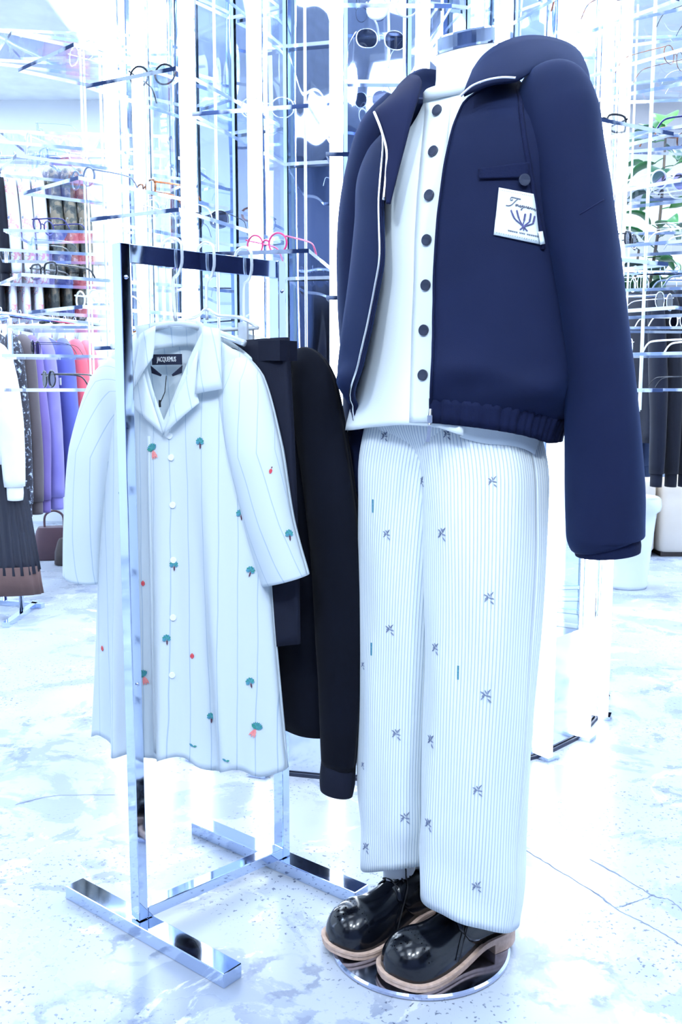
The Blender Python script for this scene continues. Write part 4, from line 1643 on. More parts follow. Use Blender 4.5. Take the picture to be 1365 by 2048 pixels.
for (u0, v0), (u1, v1), (u2, v2) in (((0.36, 0.44), (0.44, 0.58), (0.60, 0.68)), ((0.50, 0.42), (0.54, 0.55), (0.61, 0.67)), ((0.70, 0.46), (0.67, 0.58), (0.64, 0.67)),
                                     ((0.84, 0.43), (0.80, 0.57), (0.68, 0.68)), ((0.93, 0.47), (0.88, 0.60), (0.70, 0.69))):
    lav.append([(u0, v0), (u1, v1), (u2, v2), (0.65, 0.74)])
for du in (-0.05, 0, 0.05):
    lav.append([(0.65, 0.70), (0.65 + du, 0.76), (0.65 + du * 1.7, 0.79)])
strokes('lavender_sprig', lav, 0.0010, M_INKBLUE)
buds = []
for L_ in lav[:5]:
    for t in (0.0, 0.12, 0.24, 0.36, 0.5, 0.64):
        u = L_[0][0] + (L_[1][0] - L_[0][0]) * t / 0.64
        v = L_[0][1] + (L_[1][1] - L_[0][1]) * t / 0.64
        buds.append([(u - 0.014, v - 0.012), (u + 0.014, v + 0.004)])
strokes('lavender_bud', buds, 0.0012, M_INKBLUE)['kind'] = 'stuff'
fine = []
for i in range(15):
    u = 0.30 + 0.045 * i + (0.03 if i > 4 else 0) + (0.03 if i > 7 else 0)
    if u < 0.97:
        fine.append([(u, 0.842), (u + 0.015, 0.862), (u + 0.03, 0.845)])
strokes('small_print', fine, 0.0006, M_INK)['kind'] = 'stuff'
for v in (0.05, 0.95):
    strokes('stitch_line', [[(u / 20, v), (u / 20 + 0.02, v)] for u in range(1, 19)], 0.0004, M_INK)['kind'] = 'stuff'
g = jgrid([(1071, 466), (1079, 465), (1083, 490), (1075, 492)], 0.009, 3, JA)
solid(MB().grid([[mrel(p) for p in r] for r in g]).build('side_tab', M_PATCH, jk, True), 0.002)

# ------------------------------------------------------------------ shoes
SDIR = math.atan2(-0.56, -0.83)


def make_shoe(name, label, origin, ang, mirror):
    sh = thing(name, label, 'shoe', origin, ang, 'black derby shoes on the base plate')
    L = 0.285
    Wt = [(0, 0.012), (0.008, 0.026), (0.035, 0.037), (0.10, 0.035), (0.15, 0.043), (0.20, 0.053), (0.235, 0.055), (0.262, 0.046), (0.278, 0.028), (L, 0.006)]
    Tt = [(0, 0.078), (0.01, 0.092), (0.05, 0.098), (0.095, 0.108), (0.125, 0.103), (0.16, 0.085), (0.19, 0.077), (0.22, 0.079), (0.25, 0.072), (0.270, 0.058), (0.280, 0.042), (L, 0.018)]
    side = lambda x: 0.004 * math.sin(math.pi * x / L) * mirror
    lift = lambda x: smooth(x, [(0, 0.020), (0.08, 0.018), (0.13, 0.006), (0.17, 0.0), (0.25, 0.0), (L, 0.006)])
    zs0 = 0.0125
    NX, NA2 = 44, 28

    def surf(x, an, out=0.0):
        w, t = smooth(x, Wt) + out, smooth(x, Tt) + out
        zb = zs0 + lift(x) - 0.002
        cs, sn = math.cos(an), math.sin(an)
        e = 2.4
        k = (abs(cs) ** e + abs(sn) ** e) ** (-1 / e)
        hgt = max(0.004, t - zb)
        return Vector((x, side(x) + w * cs * k, zb + hgt * sn * k))
    rws = []
    for i in range(NX + 1):
        q = i / NX
        x = L * (0.5 - 0.5 * math.cos(math.pi * q))
        rws.append([surf(x, math.pi * k / NA2) for k in range(NA2 + 1)])
    mu_ = MB().grid(rws)
    for r_ in (rws[0], rws[-1]):
        mu_.add(r_, [tuple(range(len(r_)))])
    mu_.build('upper', M_LEATHER, sh, True)
    # quarters, the two flaps that carry the laces
    for sg in (0, 1):
        rws = []
        for i in range(13):
            x = 0.018 + (0.150 - 0.018) * i / 12
            a1 = math.radians(lerp(x, [(0.018, 80), (0.09, 80), (0.15, 72)]))
            a0 = math.radians(lerp(x, [(0.018, 2), (0.10, 2), (0.125, 15), (0.15, 45)]))
            rws.append([surf(x, (a0 + (a1 - a0) * k / 8) if sg == 0 else math.pi - (a0 + (a1 - a0) * k / 8), 0.0018) for k in range(9)])
        solid(MB().grid(rws).build('quarter', M_LEATHER, sh, True), 0.0022)
    rws = []
    for i in range(7):
        x = 0.085 + 0.055 * i / 6
        rws.append([surf(x, math.radians(90 + d), 0.003 + 0.012 * max(0, (3 - i) / 3)) for d in (-16, -8, 0, 8, 16)])
    solid(MB().grid(rws).build('tongue', M_LEATHER, sh, True), 0.003)
    # laces
    mb = MB()
    for x in (0.112, 0.128, 0.144):
        mb.tube([surf(x, math.radians(d), 0.0045) for d in (60, 75, 90, 105, 120)], 0.0016, 6)
    for s in (-1, 1):
        c0 = surf(0.112, math.pi / 2, 0.006)
        mb.tube(spline([c0, c0 + Vector((0.012, s * 0.022, 0.012)), c0 + Vector((0.022, s * 0.036, 0.000)), c0 + Vector((0.012, s * 0.024, -0.004)), c0], 5), 0.0014, 6)
        mb.tube(spline([c0, surf(0.125, math.radians(90 - s * 40), 0.006), surf(0.150, math.radians(90 - s * 62), 0.005), surf(0.165, math.radians(90 - s * 80), 0.004)], 5), 0.0013, 6)
    mb.build('laces', M_LACE, sh, True)
    # toe cap punched with a brogue pattern
    mb = MB()
    for (x, d, r) in [(0.258, 84, .0022), (0.258, 104, .0022), (0.247, 94, .0026), (0.266, 94, .0016)] + [(0.232, a_, .0014) for a_ in range(30, 151, 10)] + \
                     [(0.252, a_, .0012) for a_ in (74, 79, 109, 114)] + [(0.268, a_, .0011) for a_ in (82, 88, 100, 106)] + [(0.226, a_, .0009) for a_ in range(30, 151, 8)]:
        mb.ball(surf(x, math.radians(d), -0.6 * r), r, 8, 4)
    o = mb.build('perforation', M_PERF, sh, True)
    o['kind'] = 'stuff'
    # welt, sole and stacked heel
    def outline(off_):
        pts = []
        NN = 40
        for i in range(NN + 1):
            x = L * (0.5 - 0.5 * math.cos(math.pi * i / NN))
            pts.append((x, side(x) + smooth(x, Wt)))
        for i in range(NN - 1, 0, -1):
            x = L * (0.5 - 0.5 * math.cos(math.pi * i / NN))
            pts.append((x, side(x) - smooth(x, Wt)))
        m = len(pts)
        o_ = []
        for i, (x, y) in enumerate(pts):
            x0, y0 = pts[i - 1]
            x1, y1 = pts[(i + 1) % m]
            tx, ty = x1 - x0, y1 - y0
            l = math.hypot(tx, ty) or 1
            o_.append((x - ty / l * off_, y + tx / l * off_))
        return o_
    for nm, off_, za, zb in (('welt', 0.0080, 0.0078, 0.0125), ('sole', 0.0065, 0.0, 0.0073)):
        o_ = outline(off_)
        m = len(o_)
        v = [Vector((x, y, za + lift(x))) for x, y in o_] + [Vector((x, y, zb + lift(x))) for x, y in o_]
        f = [(k, (k + 1) % m, m + (k + 1) % m, m + k) for k in range(m)]
        f += [(m + k, m + k + 1, m + m - k - 1, m + (m - k) % m) for k in range(0, m // 2)] + [(k + 1, k, (m - k) % m, m - k - 1) for k in range(0, m // 2)]
        MB().add(v, [q for q in f if len(set(q)) == 4]).build(nm, M_WELT, sh)
    hp = [(x, y) for x, y in outline(0.006) if x < 0.072]
    # ordered heel outline: lateral side forwards, then medial side back
    ys = sorted(hp, key=lambda q: math.atan2(q[1] - side(0.04), q[0] - 0.04))
    MB().poly([(x, y, 0.0) for x, y in ys], (0, 0, 1), 0.0195).build('heel', M_WELT, sh)
    return sh


shz = 0.0105
make_shoe('derby_shoe', 'glossy black derby shoe with round brogued toe, nearer of the pair', (0.317, 1.742, shz), SDIR, 1)
make_shoe('derby_shoe', 'glossy black derby shoe half hidden behind its nearer pair', (0.217, 1.835, shz), SDIR, -1)

# ================================================================== EYEWEAR ON THE SHELVES
FR = {
    'black': noise_mat('frame_black', (0.01, 0.012, 0.02), None, 0.2),
    'clear': clear_mat('frame_clear', (0.80, 0.86, 0.95), 1.0),
    'white': noise_mat('frame_white', (0.85, 0.88, 0.92), None, 0.3),
    'tortoiseshell': noise_mat('frame_tortoise', (0.50, 0.14, 0.02), (0.05, 0.015, 0.008), 0.2, scale=60),
    'pink': noise_mat('frame_pink', (0.70, 0.04, 0.20), (0.80, 0.10, 0.28), 0.2),
    'silver': chrome_mat('frame_silver', (0.80, 0.84, 0.92), 0.15),
    'navy': noise_mat('frame_navy', (0.02, 0.02, 0.16), None, 0.2),
    'blue-grey': noise_mat('frame_bluegrey', (0.16, 0.22, 0.36), None, 0.2),
}
LENS = {'clear': clear_mat('lens_clear', (0.92, 0.96, 1.0), 1.0), 'dark': clear_mat('lens_dark', (0.10, 0.11, 0.16), 1.0), 'purple': clear_mat('lens_purple', (0.42, 0.38, 0.72), 1.0)}
GL_PROTO = {}


def glasses_meshes(style):
    if style in GL_PROTO:
        return GL_PROTO[style]
    w, h, rr = {'round': (0.0235, 0.0225, 0.0024), 'square': (0.027, 0.020, 0.0030), 'wire': (0.025, 0.0215, 0.0012)}[style]
    zc = h + rr + 0.0005
    pw = {'round': 2.0, 'square': 3.4, 'wire': 2.3}[style]

    def rim(cx, s=1.0):
        pts = []
        for k in range(24):
            a = 2 * math.pi * k / 24
            c, sn = math.cos(a), math.sin(a)
            q = (abs(c) ** pw + abs(sn) ** pw) ** (-1 / pw)
            pts.append(Vector((cx + w * c * q * s, 0.004 * abs(c) * (1 if c * cx > 0 else 0), zc + h * sn * q * s)))
        return pts
    cx = w + 0.009
    fr = MB()
    for s in (-1, 1):
        fr.tube(rim(s * cx), rr, 6, closed=True)
    fr.tube(spline([(-0.010, 0, zc + 0.005), (0, -0.001, zc + 0.009), (0.010, 0, zc + 0.005)], 4), rr, 6)
    ln = MB()
    p = rim(0, 0.97)
    ln.add(p, [tuple(range(24))])
    tm_ = MB()
    tm_.tube(spline([(0, 0, zc + h * 0.6), (0.002, 0.012, zc + h * 0.6), (0.0, 0.09, zc + h * 0.55), (-0.004, 0.118, zc + h * 0.2), (-0.006, 0.135, 0.003)], 4), rr * 0.9, 6)
    GL_PROTO[style] = (fr.mesh('frame'), ln.mesh('lens'), tm_.mesh('temple'), cx, cx + w)
    return GL_PROTO[style]


def with_mat(o, m):
    if not o.data.materials:
        o.data.materials.append(None)
    o.material_slots[0].link = 'OBJECT'
    o.material_slots[0].material = m
    return o


def glasses(colour, lens, style, label, pos, yaw, cat='eyeglasses'):
    fm, lm, tm_, cx, ex = glasses_meshes(style)
    t = thing('sunglasses' if lens != 'clear' else 'eyeglasses', label, 'sunglasses' if lens != 'clear' else 'eyeglasses', pos, yaw, 'eyewear on the clear shelves')
    with_mat(obj('frame', fm, t, None), FR[colour])
    for s in (-1, 1):
        o = with_mat(obj('lens', lm, t, None), LENS[lens])
        o.location = (s * cx, 0.001, 0)
        o = with_mat(obj('temple', tm_, t, None), FR[colour])
        o.location = (s * ex, 0, 0)
        if s < 0:
            o.scale = (-1, 1, 1)
    return t


TIER = ['lowest', 'second lowest', 'second highest', 'highest']
PLAN = {}
for (i, lv, d, z) in SHELVES:
    PLAN[(i, lv)] = (d, z)
RADII = (1.04,)
sel = {
    (1, 0): ('black', 'dark', 'wire'), (1, 1): ('clear', 'clear', 'round'), (2, 0): ('black', 'dark', 'round'), (2, 1): ('black', 'clear', 'square'), (2, 2): ('clear', 'clear', 'square'),
    (3, 0): ('white', 'clear', 'round'), (3, 1): ('blue-grey', 'clear', 'round'), (3, 2): ('silver', 'clear', 'wire'), (1, 2): ('white', 'clear', 'square'),
    (4, 0): ('tortoiseshell', 'clear', 'square'), (4, 1): ('silver', 'clear', 'wire'), (4, 2): ('black', 'clear', 'round'), (4, 3): ('clear', 'clear', 'square'),
    (5, 0): ('white', 'dark', 'square'), (5, 1): ('pink', 'clear', 'round'), (5, 2): ('silver', 'clear', 'wire'), (5, 3): ('clear', 'clear', 'round'),
    (6, 0): ('silver', 'clear', 'wire'), (6, 1): ('clear', 'clear', 'square'), (6, 2): ('white', 'clear', 'round'), (6, 3): ('black', 'clear', 'wire'),
    (7, 3): ('clear', 'clear', 'round'), (7, 2): ('silver', 'clear', 'wire'), (8, 3): ('tortoiseshell', 'clear', 'round'), (8, 2): ('black', 'clear', 'square'),
    (9, 3): ('silver', 'dark', 'wire'), (9, 2): ('tortoiseshell', 'clear', 'wire'), (9, 1): ('white', 'purple', 'round'), (9, 0): ('silver', 'dark', 'wire'),
    (10, 3): ('black', 'clear', 'wire'), (10, 2): ('navy', 'purple', 'square'), (10, 1): ('white', 'purple', 'round'), (10, 0): ('white', 'clear', 'square'),
    (11, 3): ('silver', 'dark', 'wire'), (11, 2): ('black', 'dark', 'square'), (11, 1): ('blue-grey', 'purple', 'square'), (11, 0): ('black', 'clear', 'wire'),
    (12, 2): ('tortoiseshell', 'clear', 'square'), (12, 1): ('silver', 'clear', 'wire'), (12, 0): ('white', 'dark', 'round'), (0, 1): ('navy', 'clear', 'round'), (0, 2): ('clear', 'clear', 'wire'),
}
for (i, lv), (c_, l_, st) in sel.items():
    d, z = PLAN[(i, lv)]
    yaw = math.radians(d + 90 + random.uniform(-22, 22))
    pos = FC + pol(1.06, d + random.uniform(-0.8, 0.8), z + 0.0006)
    kind = {'clear': 'eyeglasses', 'dark': 'dark-lensed sunglasses', 'purple': 'purple-lensed sunglasses'}[l_]
    stn = {'round': 'round', 'square': 'square', 'wire': 'thin-rimmed'}[st]
    glasses(c_, l_, st, f'{stn} {c_} {kind} on {TIER[lv]} shelf, {ORD[i]} stack from the left', pos, yaw)
# a second pair further in on some of the shelves
for (i, lv), (c_, l_, st) in {(3, 1): ('tortoiseshell', 'clear', 'square'), (4, 1): ('black', 'dark', 'wire'), (5, 0): ('tortoiseshell', 'clear', 'round'), (6, 2): ('silver', 'dark', 'wire'),
                              (10, 1): ('black', 'dark', 'square'), (10, 0): ('silver', 'clear', 'wire'), (11, 0): ('black', 'dark', 'round'), (11, 1): ('silver', 'clear', 'wire')}.items():
    d, z = PLAN[(i, lv)]
    stn = {'round': 'round', 'square': 'square', 'wire': 'thin-rimmed'}[st]
    kind = {'clear': 'eyeglasses', 'dark': 'dark-lensed sunglasses'}[l_]
    glasses(c_, l_, st, f'{stn} {c_} {kind} set further in on {TIER[lv]} shelf, {ORD[i]} stack', FC + pol(0.87, d, z + 0.0006), math.radians(d + 90 + random.uniform(-15, 15)))

# ================================================================== CLOTHES BEHIND, LEFT AND RIGHT


def cloth(name, c, c2=None):
    return noise_mat(name, c, c2, 0.85, bump=0.2, bump_scale=250, sheen=0.1, spec=0.2)


CM = {
    'lavender': cloth('lavender_sweat', (0.20, 0.18, 0.52), (0.24, 0.22, 0.58)), 'violet': cloth('violet_sweat', (0.16, 0.12, 0.36)), 'periwinkle': cloth('periwinkle_sweat', (0.12, 0.14, 0.48)),
    'coral': cloth('coral_sweat', (0.75, 0.13, 0.18)), 'pink': cloth('pink_coral_sweat', (0.80, 0.18, 0.24)), 'white': cloth('white_cotton', (0.80, 0.84, 0.88)),
    'black': cloth('black_cotton', (0.008, 0.010, 0.02)), 'taupe': cloth('taupe_wool', (0.10, 0.085, 0.10)), 'slate': cloth('slate_sweat', (0.05, 0.075, 0.16)),
    'charcoal': cloth('charcoal_sweat', (0.008, 0.011, 0.026)), 'pale grey': cloth('pale_grey_sweat', (0.50, 0.58, 0.72)), 'brown': cloth('brown_fringe', (0.12, 0.075, 0.075)),
    'sequin': camo_mat('sequin_cloth', [(0.0, (0.02, 0.02, 0.035)), (0.56, (0.10, 0.12, 0.18)), (0.64, (0.45, 0.52, 0.60))], 60),
    'camo': camo_mat('camouflage', [(0.0, (0.035, 0.045, 0.05)), (0.43, (0.08, 0.09, 0.085)), (0.52, (0.20, 0.17, 0.13)), (0.62, (0.42, 0.42, 0.42))], 16),
    'floral': camo_mat('floral_print', [(0.0, (0.75, 0.80, 0.88)), (0.57, (0.75, 0.35, 0.42)), (0.61, (0.80, 0.84, 0.90)), (0.66, (0.25, 0.27, 0.50)), (0.70, (0.8, 0.84, 0.9))], 14),
}


def garment(name, label, cat, loc_, rotz, mat_, W=0.22, L=0.66, sl=0.60, th=0.035, group=None, rib=None):
    """long-sleeved garment hanging from a point at loc_ (top of its hanger hook); local X across, -Y front"""
    g_ = thing(name, label, cat, loc_, rotz, group)
    zt = -0.10
    mb = MB()
    ph = random.random() * 6
    pillow(mb, lambda z, u: W * smooth(z, [(zt - L, 1.0), (zt - L * 0.93, 1.06), (zt - L * 0.5, 1.0), (zt - 0.08, 0.93), (zt, 0.90)]), lambda u: zt - L,
           lambda u: zt - 0.045 * abs(u) ** 1.3 - 0.05 * max(0, 1 - abs(u) / 0.3), lambda u: zt - 0.045 * abs(u) ** 1.3, lambda z: th * smooth(z, [(zt - L, 0.9), (zt - 0.15, 1), (zt, 0.45)]),
           18, 14, folds=((0.008, 7, ph, zt - L, zt - 0.05),))
    with_mat(solid(obj('body', mb.mesh('body'), g_, None), 0.003), mat_)
    for sg in (-1, 1):
        if sl <= 0:
            break
        mb = MB()
        sleeve(mb, [(sg * W * 0.62, 0, zt - 0.045), (sg * W * 0.90, -0.005, zt - 0.09), (sg * W * 1.12, -0.012, zt - 0.10 - (sl - 0.1) * 0.5), (sg * W * 1.16, -0.014, zt - sl)],
               [0.022, 0.056, 0.056, 0.042], [th * 0.35, th * 1.0, th * 1.1, th * 0.85], n=16, per=5, folds=0.06, seed=ph)
        s_ = with_mat(solid(obj('sleeve', mb.mesh('sleeve'), g_, None), 0.003), mat_)
        mb = MB()
        sleeve(mb, [(sg * W * 1.16, -0.014, zt - sl + 0.004), (sg * W * 1.16, -0.014, zt - sl - 0.03), (sg * W * 1.155, -0.014, zt - sl - 0.06)], [0.034, 0.034, 0.031], [th * 0.75] * 3, n=16, per=2)
        with_mat(solid(obj('cuff', mb.mesh('cuff'), s_, None), 0.003), rib or mat_)
    # hanger seen above the neck
    MB().tube(spline(hook_pts(drop=0.10), 2), 0.0025, 6).build('hanger_hook', M_CHROME, g_, True)
    return g_


def simple_rack(label, x0, x1, y0, y1, z, name='clothing_rail', posts=True):
    a, b = Vector((x0, y0, 0)), Vector((x1, y1, 0))
    r = thing(name, label, 'clothes rail', a)
    d = (b - a)
    n_ = Vector((-d.y, d.x, 0)).normalized()
    MB().tube([Vector((0, 0, z)), d + Vector((0, 0, z))], 0.012, 10).build('rail', M_CHROME, r, True)
    if posts:
        for p in (Vector((0, 0, 0)), d):
            MB().tube([p + Vector((0, 0, 0.02)), p + Vector((0, 0, z))], 0.012, 10).build('post', M_CHROME, r, True)
            MB().bar(p - n_ * 0.22 + Vector((0, 0, 0.012)), p + n_ * 0.22 + Vector((0, 0, 0.012)), 0.03, 0.024).build('foot', M_CHROME, r)
    return r


# ---- left: sweatshirts
Y1 = 5.1
zr = 1.40
pxx = lambda px, Y: at(px, 776, Y).x
yl = lambda px: 4.75 + (px - 20) / 200 * 0.9
simple_rack('low chrome rail of coloured sweatshirts behind the striped shirt', pxx(-10, yl(-10)), pxx(330, yl(330)), yl(-10), yl(330), zr)
for px, c_, nm, lab_ in ((8, 'sequin', 'sequined_coat', 'dark coat with pale sequins at the end of the low rail'), (30, 'taupe', 'wool_jacket', 'taupe wool jacket next to the sequined coat'),
                         (46, 'violet', 'sweatshirt', 'dull violet sweatshirt beside the taupe jacket'), (72, 'lavender', 'sweatshirt', 'lavender sweatshirt with a white tag on the low rail'),
                         (108, 'periwinkle', 'sweatshirt', 'periwinkle blue sweatshirt between lavender and coral ones'), (134, 'coral', 'sweatshirt', 'coral red sweatshirt next to the periwinkle one'),
                         (154, 'pink', 'sweatshirt', 'pinkish coral sweatshirt next to the white one'), (178, 'white', 'sweatshirt', 'white sweatshirt at the coral end of the low rail'),
                         (205, 'white', 'cotton_shirt', 'white cotton shirt half hidden behind the striped shirt'), (232, 'black', 'sweatshirt', 'black sweatshirt behind the rack post')):
    g_ = garment(nm, lab_, 'coat' if 'coat' in nm else ('jacket' if 'jacket' in nm else 'sweatshirt' if nm == 'sweatshirt' else 'shirt'),
                 (pxx(px, yl(px)), yl(px), zr + 0.012), math.radians(122), CM[c_], 0.22, 1.02 if 'coat' in nm else 0.82, 0.80, 0.040, 'sweatshirts on the low rail')
    if c_ == 'lavender':
        MB().box((-0.235, -0.055, -0.33), (0.05, 0.003, 0.035)).build('price_tag', M_LETTER, g_)
# ---- left: high rail with printed shirts and camouflage jackets
Y2 = 6.0
zh_ = 2.42
r = simple_rack('high wall rail with floral shirts and camouflage jackets', pxx(-60, Y2), pxx(235, Y2), Y2, Y2, zh_, posts=False)
for px in (-60, 100, 235):
    MB().tube([(pxx(px, Y2) - pxx(-60, Y2), 0, zh_), (pxx(px, Y2) - pxx(-60, Y2), RY1 - Y2, zh_)], 0.010, 8).build('wall_arm', M_CHROME, r, True)
for n_i, (px, c_) in enumerate(((0, 'black'), (22, 'floral'), (48, 'floral'), (74, 'floral'), (104, 'camo'), (130, 'camo'), (156, 'camo'))):
    lab_ = {'black': 'black shirt at the left end of the high rail', 'floral': f'white floral printed shirt, {ORD[n_i - 1]} of three on the high rail',
            'camo': f'dark camouflage jacket, {ORD[n_i - 4] if n_i >= 4 else ""} of three on the high rail'}[c_]
    garment('camouflage_jacket' if c_ == 'camo' else 'printed_shirt' if c_ == 'floral' else 'black_shirt', lab_, 'jacket' if c_ == 'camo' else 'shirt', (pxx(px, Y2), Y2, zh_ + 0.012), math.radians(118), CM[c_], 0.25, 0.88, 0.62, 0.033, 'clothes on the high rail')
# ---- left: white shirts on a rail by the back wall
Y3 = 6.7
zw = 1.62
simple_rack('chrome rail of white shirts near the back wall', pxx(-60, Y3), pxx(300, Y3), Y3, Y3, zw)
for n_i, px in enumerate((-10, 30, 70, 110, 150, 190, 228)):
    garment('white_shirt', f'white shirt, {ORD[n_i]} along the rail by the back wall', 'shirt', (pxx(px, Y3), Y3, zw + 0.012), math.radians(50), CM['floral'] if n_i in (0, 1) else CM['white'], 0.22, 0.74, 0.5, 0.04, 'white shirts by the back wall')
# slatted screen with a wooden top
M_WOOD = noise_mat('pale_wood', (0.60, 0.44, 0.30), (0.68, 0.52, 0.38), 0.6, scale=14)
sc_ = thing('slatted_screen', 'white slatted screen with a pale wooden top rail by the back wall', 'screen', (pxx(150, 7.3), 7.3, 0))
wd = pxx(420, 7.3) - pxx(150, 7.3)
MB().box((wd / 2, 0, 1.98), (wd, 0.05, 0.06)).build('top_rail', M_WOOD, sc_)
MB().box((wd / 2, 0, 0.06), (wd, 0.05, 0.06)).build('bottom_rail', M_WOOD, sc_)
sl_me = MB().box((0, 0, 1.02), (0.030, 0.03, 1.86)).mesh('slat')
for k in range(int(wd / 0.055)):
    o = obj('slat', sl_me, sc_, CM['white'], False)
    o.location = (0.025 + k * 0.055, 0, 0)

# ---- far left: white sweater hung above a long pleated skirt
Y4 = 4.35
simple_rack('thin chrome stand at the left edge carrying a white sweater and black skirt', pxx(-190, Y4), pxx(20, Y4), Y4 + 0.03, Y4 + 0.03, 1.36, 'outfit_stand')
garment('white_sweater', 'white sweater hung over the long black pleated skirt', 'sweater', (pxx(-84, Y4 - 0.05), Y4 - 0.05, 1.372), math.radians(4), CM['white'], 0.20, 0.56, 0.66, 0.06)
sk = thing('pleated_skirt', 'long black pleated skirt with a brown hem below the white sweater', 'skirt', (pxx(-44, Y4), Y4, 0))
rows = []
for j in range(13):
    v = j / 12
    z = 0.225 + 0.80 * v
    a = 0.24 - 0.10 * v
    row = []
    for k in range(160):
        an = 2 * math.pi * k / 160
        f = 1 + 0.035 * (1 - 0.6 * v) * math.sin(an * 32)
        row.append(Vector((a * f * math.cos(an), a * 0.32 * f * math.sin(an), z + 0.02 * math.sin(an * 2) * (1 - v))))
    rows.append(row)
M_SKIRT = noise_mat('black_pleats', (0.006, 0.008, 0.022), (0.01, 0.013, 0.03), 0.6)
solid(MB().grid(rows, True).build('pleated_cloth', M_SKIRT, sk, True), 0.002)
rows = []
for z, s in ((0.245, 0.99), (0.17, 1.02), (0.115, 1.05)):
    rows.append([Vector((0.24 * s * (1 + 0.02 * math.sin(a * 20)) * math.cos(a), 0.078 * s * math.sin(a), z)) for a in [2 * math.pi * k / 120 for k in range(120)]])
solid(MB().grid(rows, True).build('hem_fringe', CM['brown'], sk, True), 0.002)
MB().tube([(-0.13, 0, 1.02), (0.13, 0, 1.02)], 0.004, 8).tube(spline([(0, 0, 1.02), (0, 0.01, 1.2), (0, 0.03, 1.372)], 4), 0.003, 6).build('skirt_hanger', M_CHROME, sk, True)


# brown bags on the floor under the low rail
def bag(label, loc_, rz, w, h, d, m_):
    b_ = thing('handbag', label, 'bag', loc_, rz)
    rows = []
    for t in (0, 0.04, 0.5, 0.9, 1.0):
        s = lerp(t, [(0, 0.92), (0.04, 1.0), (0.5, 0.97), (0.9, 0.82), (1.0, 0.74)])
        rr_ = []
        for k in range(28):
            a = 2 * math.pi * k / 28
            c, sn = math.cos(a), math.sin(a)
            q = (abs(c) ** 5 + abs(sn) ** 5) ** (-0.2)
            rr_.append(Vector((w / 2 * c * q * s, d / 2 * sn * q * s, 0.001 + h * t)))
        rows.append(rr_)
    m = MB().grid(rows, True)
    m.add(rows[0], [tuple(range(28))[::-1]])
    m.add(rows[-1], [tuple(range(28))])
    m.build('body', m_, b_, True)
    MB().tube(spline([(-w * 0.22, 0, h * 0.95), (-w * 0.2, 0, h * 1.35), (0, 0, h * 1.5), (w * 0.2, 0, h * 1.35), (w * 0.22, 0, h * 0.95)], 5), 0.007, 8).build('handle', m_, b_, True)
    return b_


M_BAG1 = noise_mat('plum_leather', (0.10, 0.055, 0.075), None, 0.4)
M_BAG2 = noise_mat('dark_brown_leather', (0.045, 0.03, 0.03), None, 0.4)
bag('plum leather bag on the floor under the sweatshirts', (pxx(98, 5.9), 5.9, 0), 0.2, 0.26, 0.20, 0.14, M_BAG1)
bag('dark brown leather bag on the floor beside the plum one', (pxx(140, 5.7), 5.7, 0), -0.2, 0.24, 0.16, 0.14, M_BAG2)

# ---- right: dark sweatshirts on a rail
Y5 = 4.75
zr5 = 1.60
simple_rack('chrome rail of dark sweatshirts behind the right arm of the jacket', pxx(1180, Y5), pxx(1560, Y5), Y5, Y5, zr5)
for px, c_, lab_ in ((1262, 'charcoal', 'charcoal sweatshirt nearest the display column on the dark rail'), (1290, 'black', 'black sweatshirt between charcoal and slate ones'), (1316, 'charcoal', 'faded charcoal sweatshirt next to the slate printed one'),
                     (1345, 'slate', 'slate blue sweatshirt with white print down the sleeve'), (1378, 'pale grey', 'pale grey sweatshirt at the right edge of the picture')):
    g_ = garment('sweatshirt', lab_, 'sweatshirt', (pxx(px, Y5), Y5, zr5 + 0.012), math.radians(101), CM[c_], 0.22, 0.72, 0.86, 0.032, 'sweatshirts on the dark rail')
    if c_ == 'slate':
        vs_, fs_ = [], []
        for ch in g_.children:
            if ch.name.startswith('sleeve') or ch.name.startswith('body'):
                o0 = len(vs_)
                vs_ += [g_.matrix_basis @ v.co for v in ch.data.vertices]
                fs_ += [tuple(i_ + o0 for i_ in p.vertices) for p in ch.data.polygons]
        GB = BVHTree.FromPolygons(vs_, fs_)
        inv_ = g_.matrix_basis.inverted()
        mb = MB()
        hc = hit(GB, 1341, 853, 0.005)
        if hc:
            fm_ = inv_ @ frame_at(*hc)
            mb.tube([fm_ @ Vector((0.019 * math.cos(a), 0.021 * math.sin(a), 0)) for a in [2 * math.pi * k / 20 for k in range(20)]], 0.0035, 6, closed=True)
            mb.tube([fm_ @ Vector((0.008 * math.cos(a), 0.009 * math.sin(a), 0)) for a in [2 * math.pi * k / 12 for k in range(12)]], 0.003, 6, closed=True)
        for py in (722, 738, 752, 768, 812, 826, 880, 892, 904):
            hc = hit(GB, 1342, py, 0.005)
            if hc:
                fm_ = inv_ @ frame_at(*hc)
                mb.tube([fm_ @ Vector(p) for p in ((-0.014, -0.008, 0), (-0.004, 0.008, 0), (0.004, -0.006, 0), (0.014, 0.008, 0))], 0.003, 5)
        if mb.v:
            mb.build('sleeve_print', M_LETTER, g_)['kind'] = 'stuff'
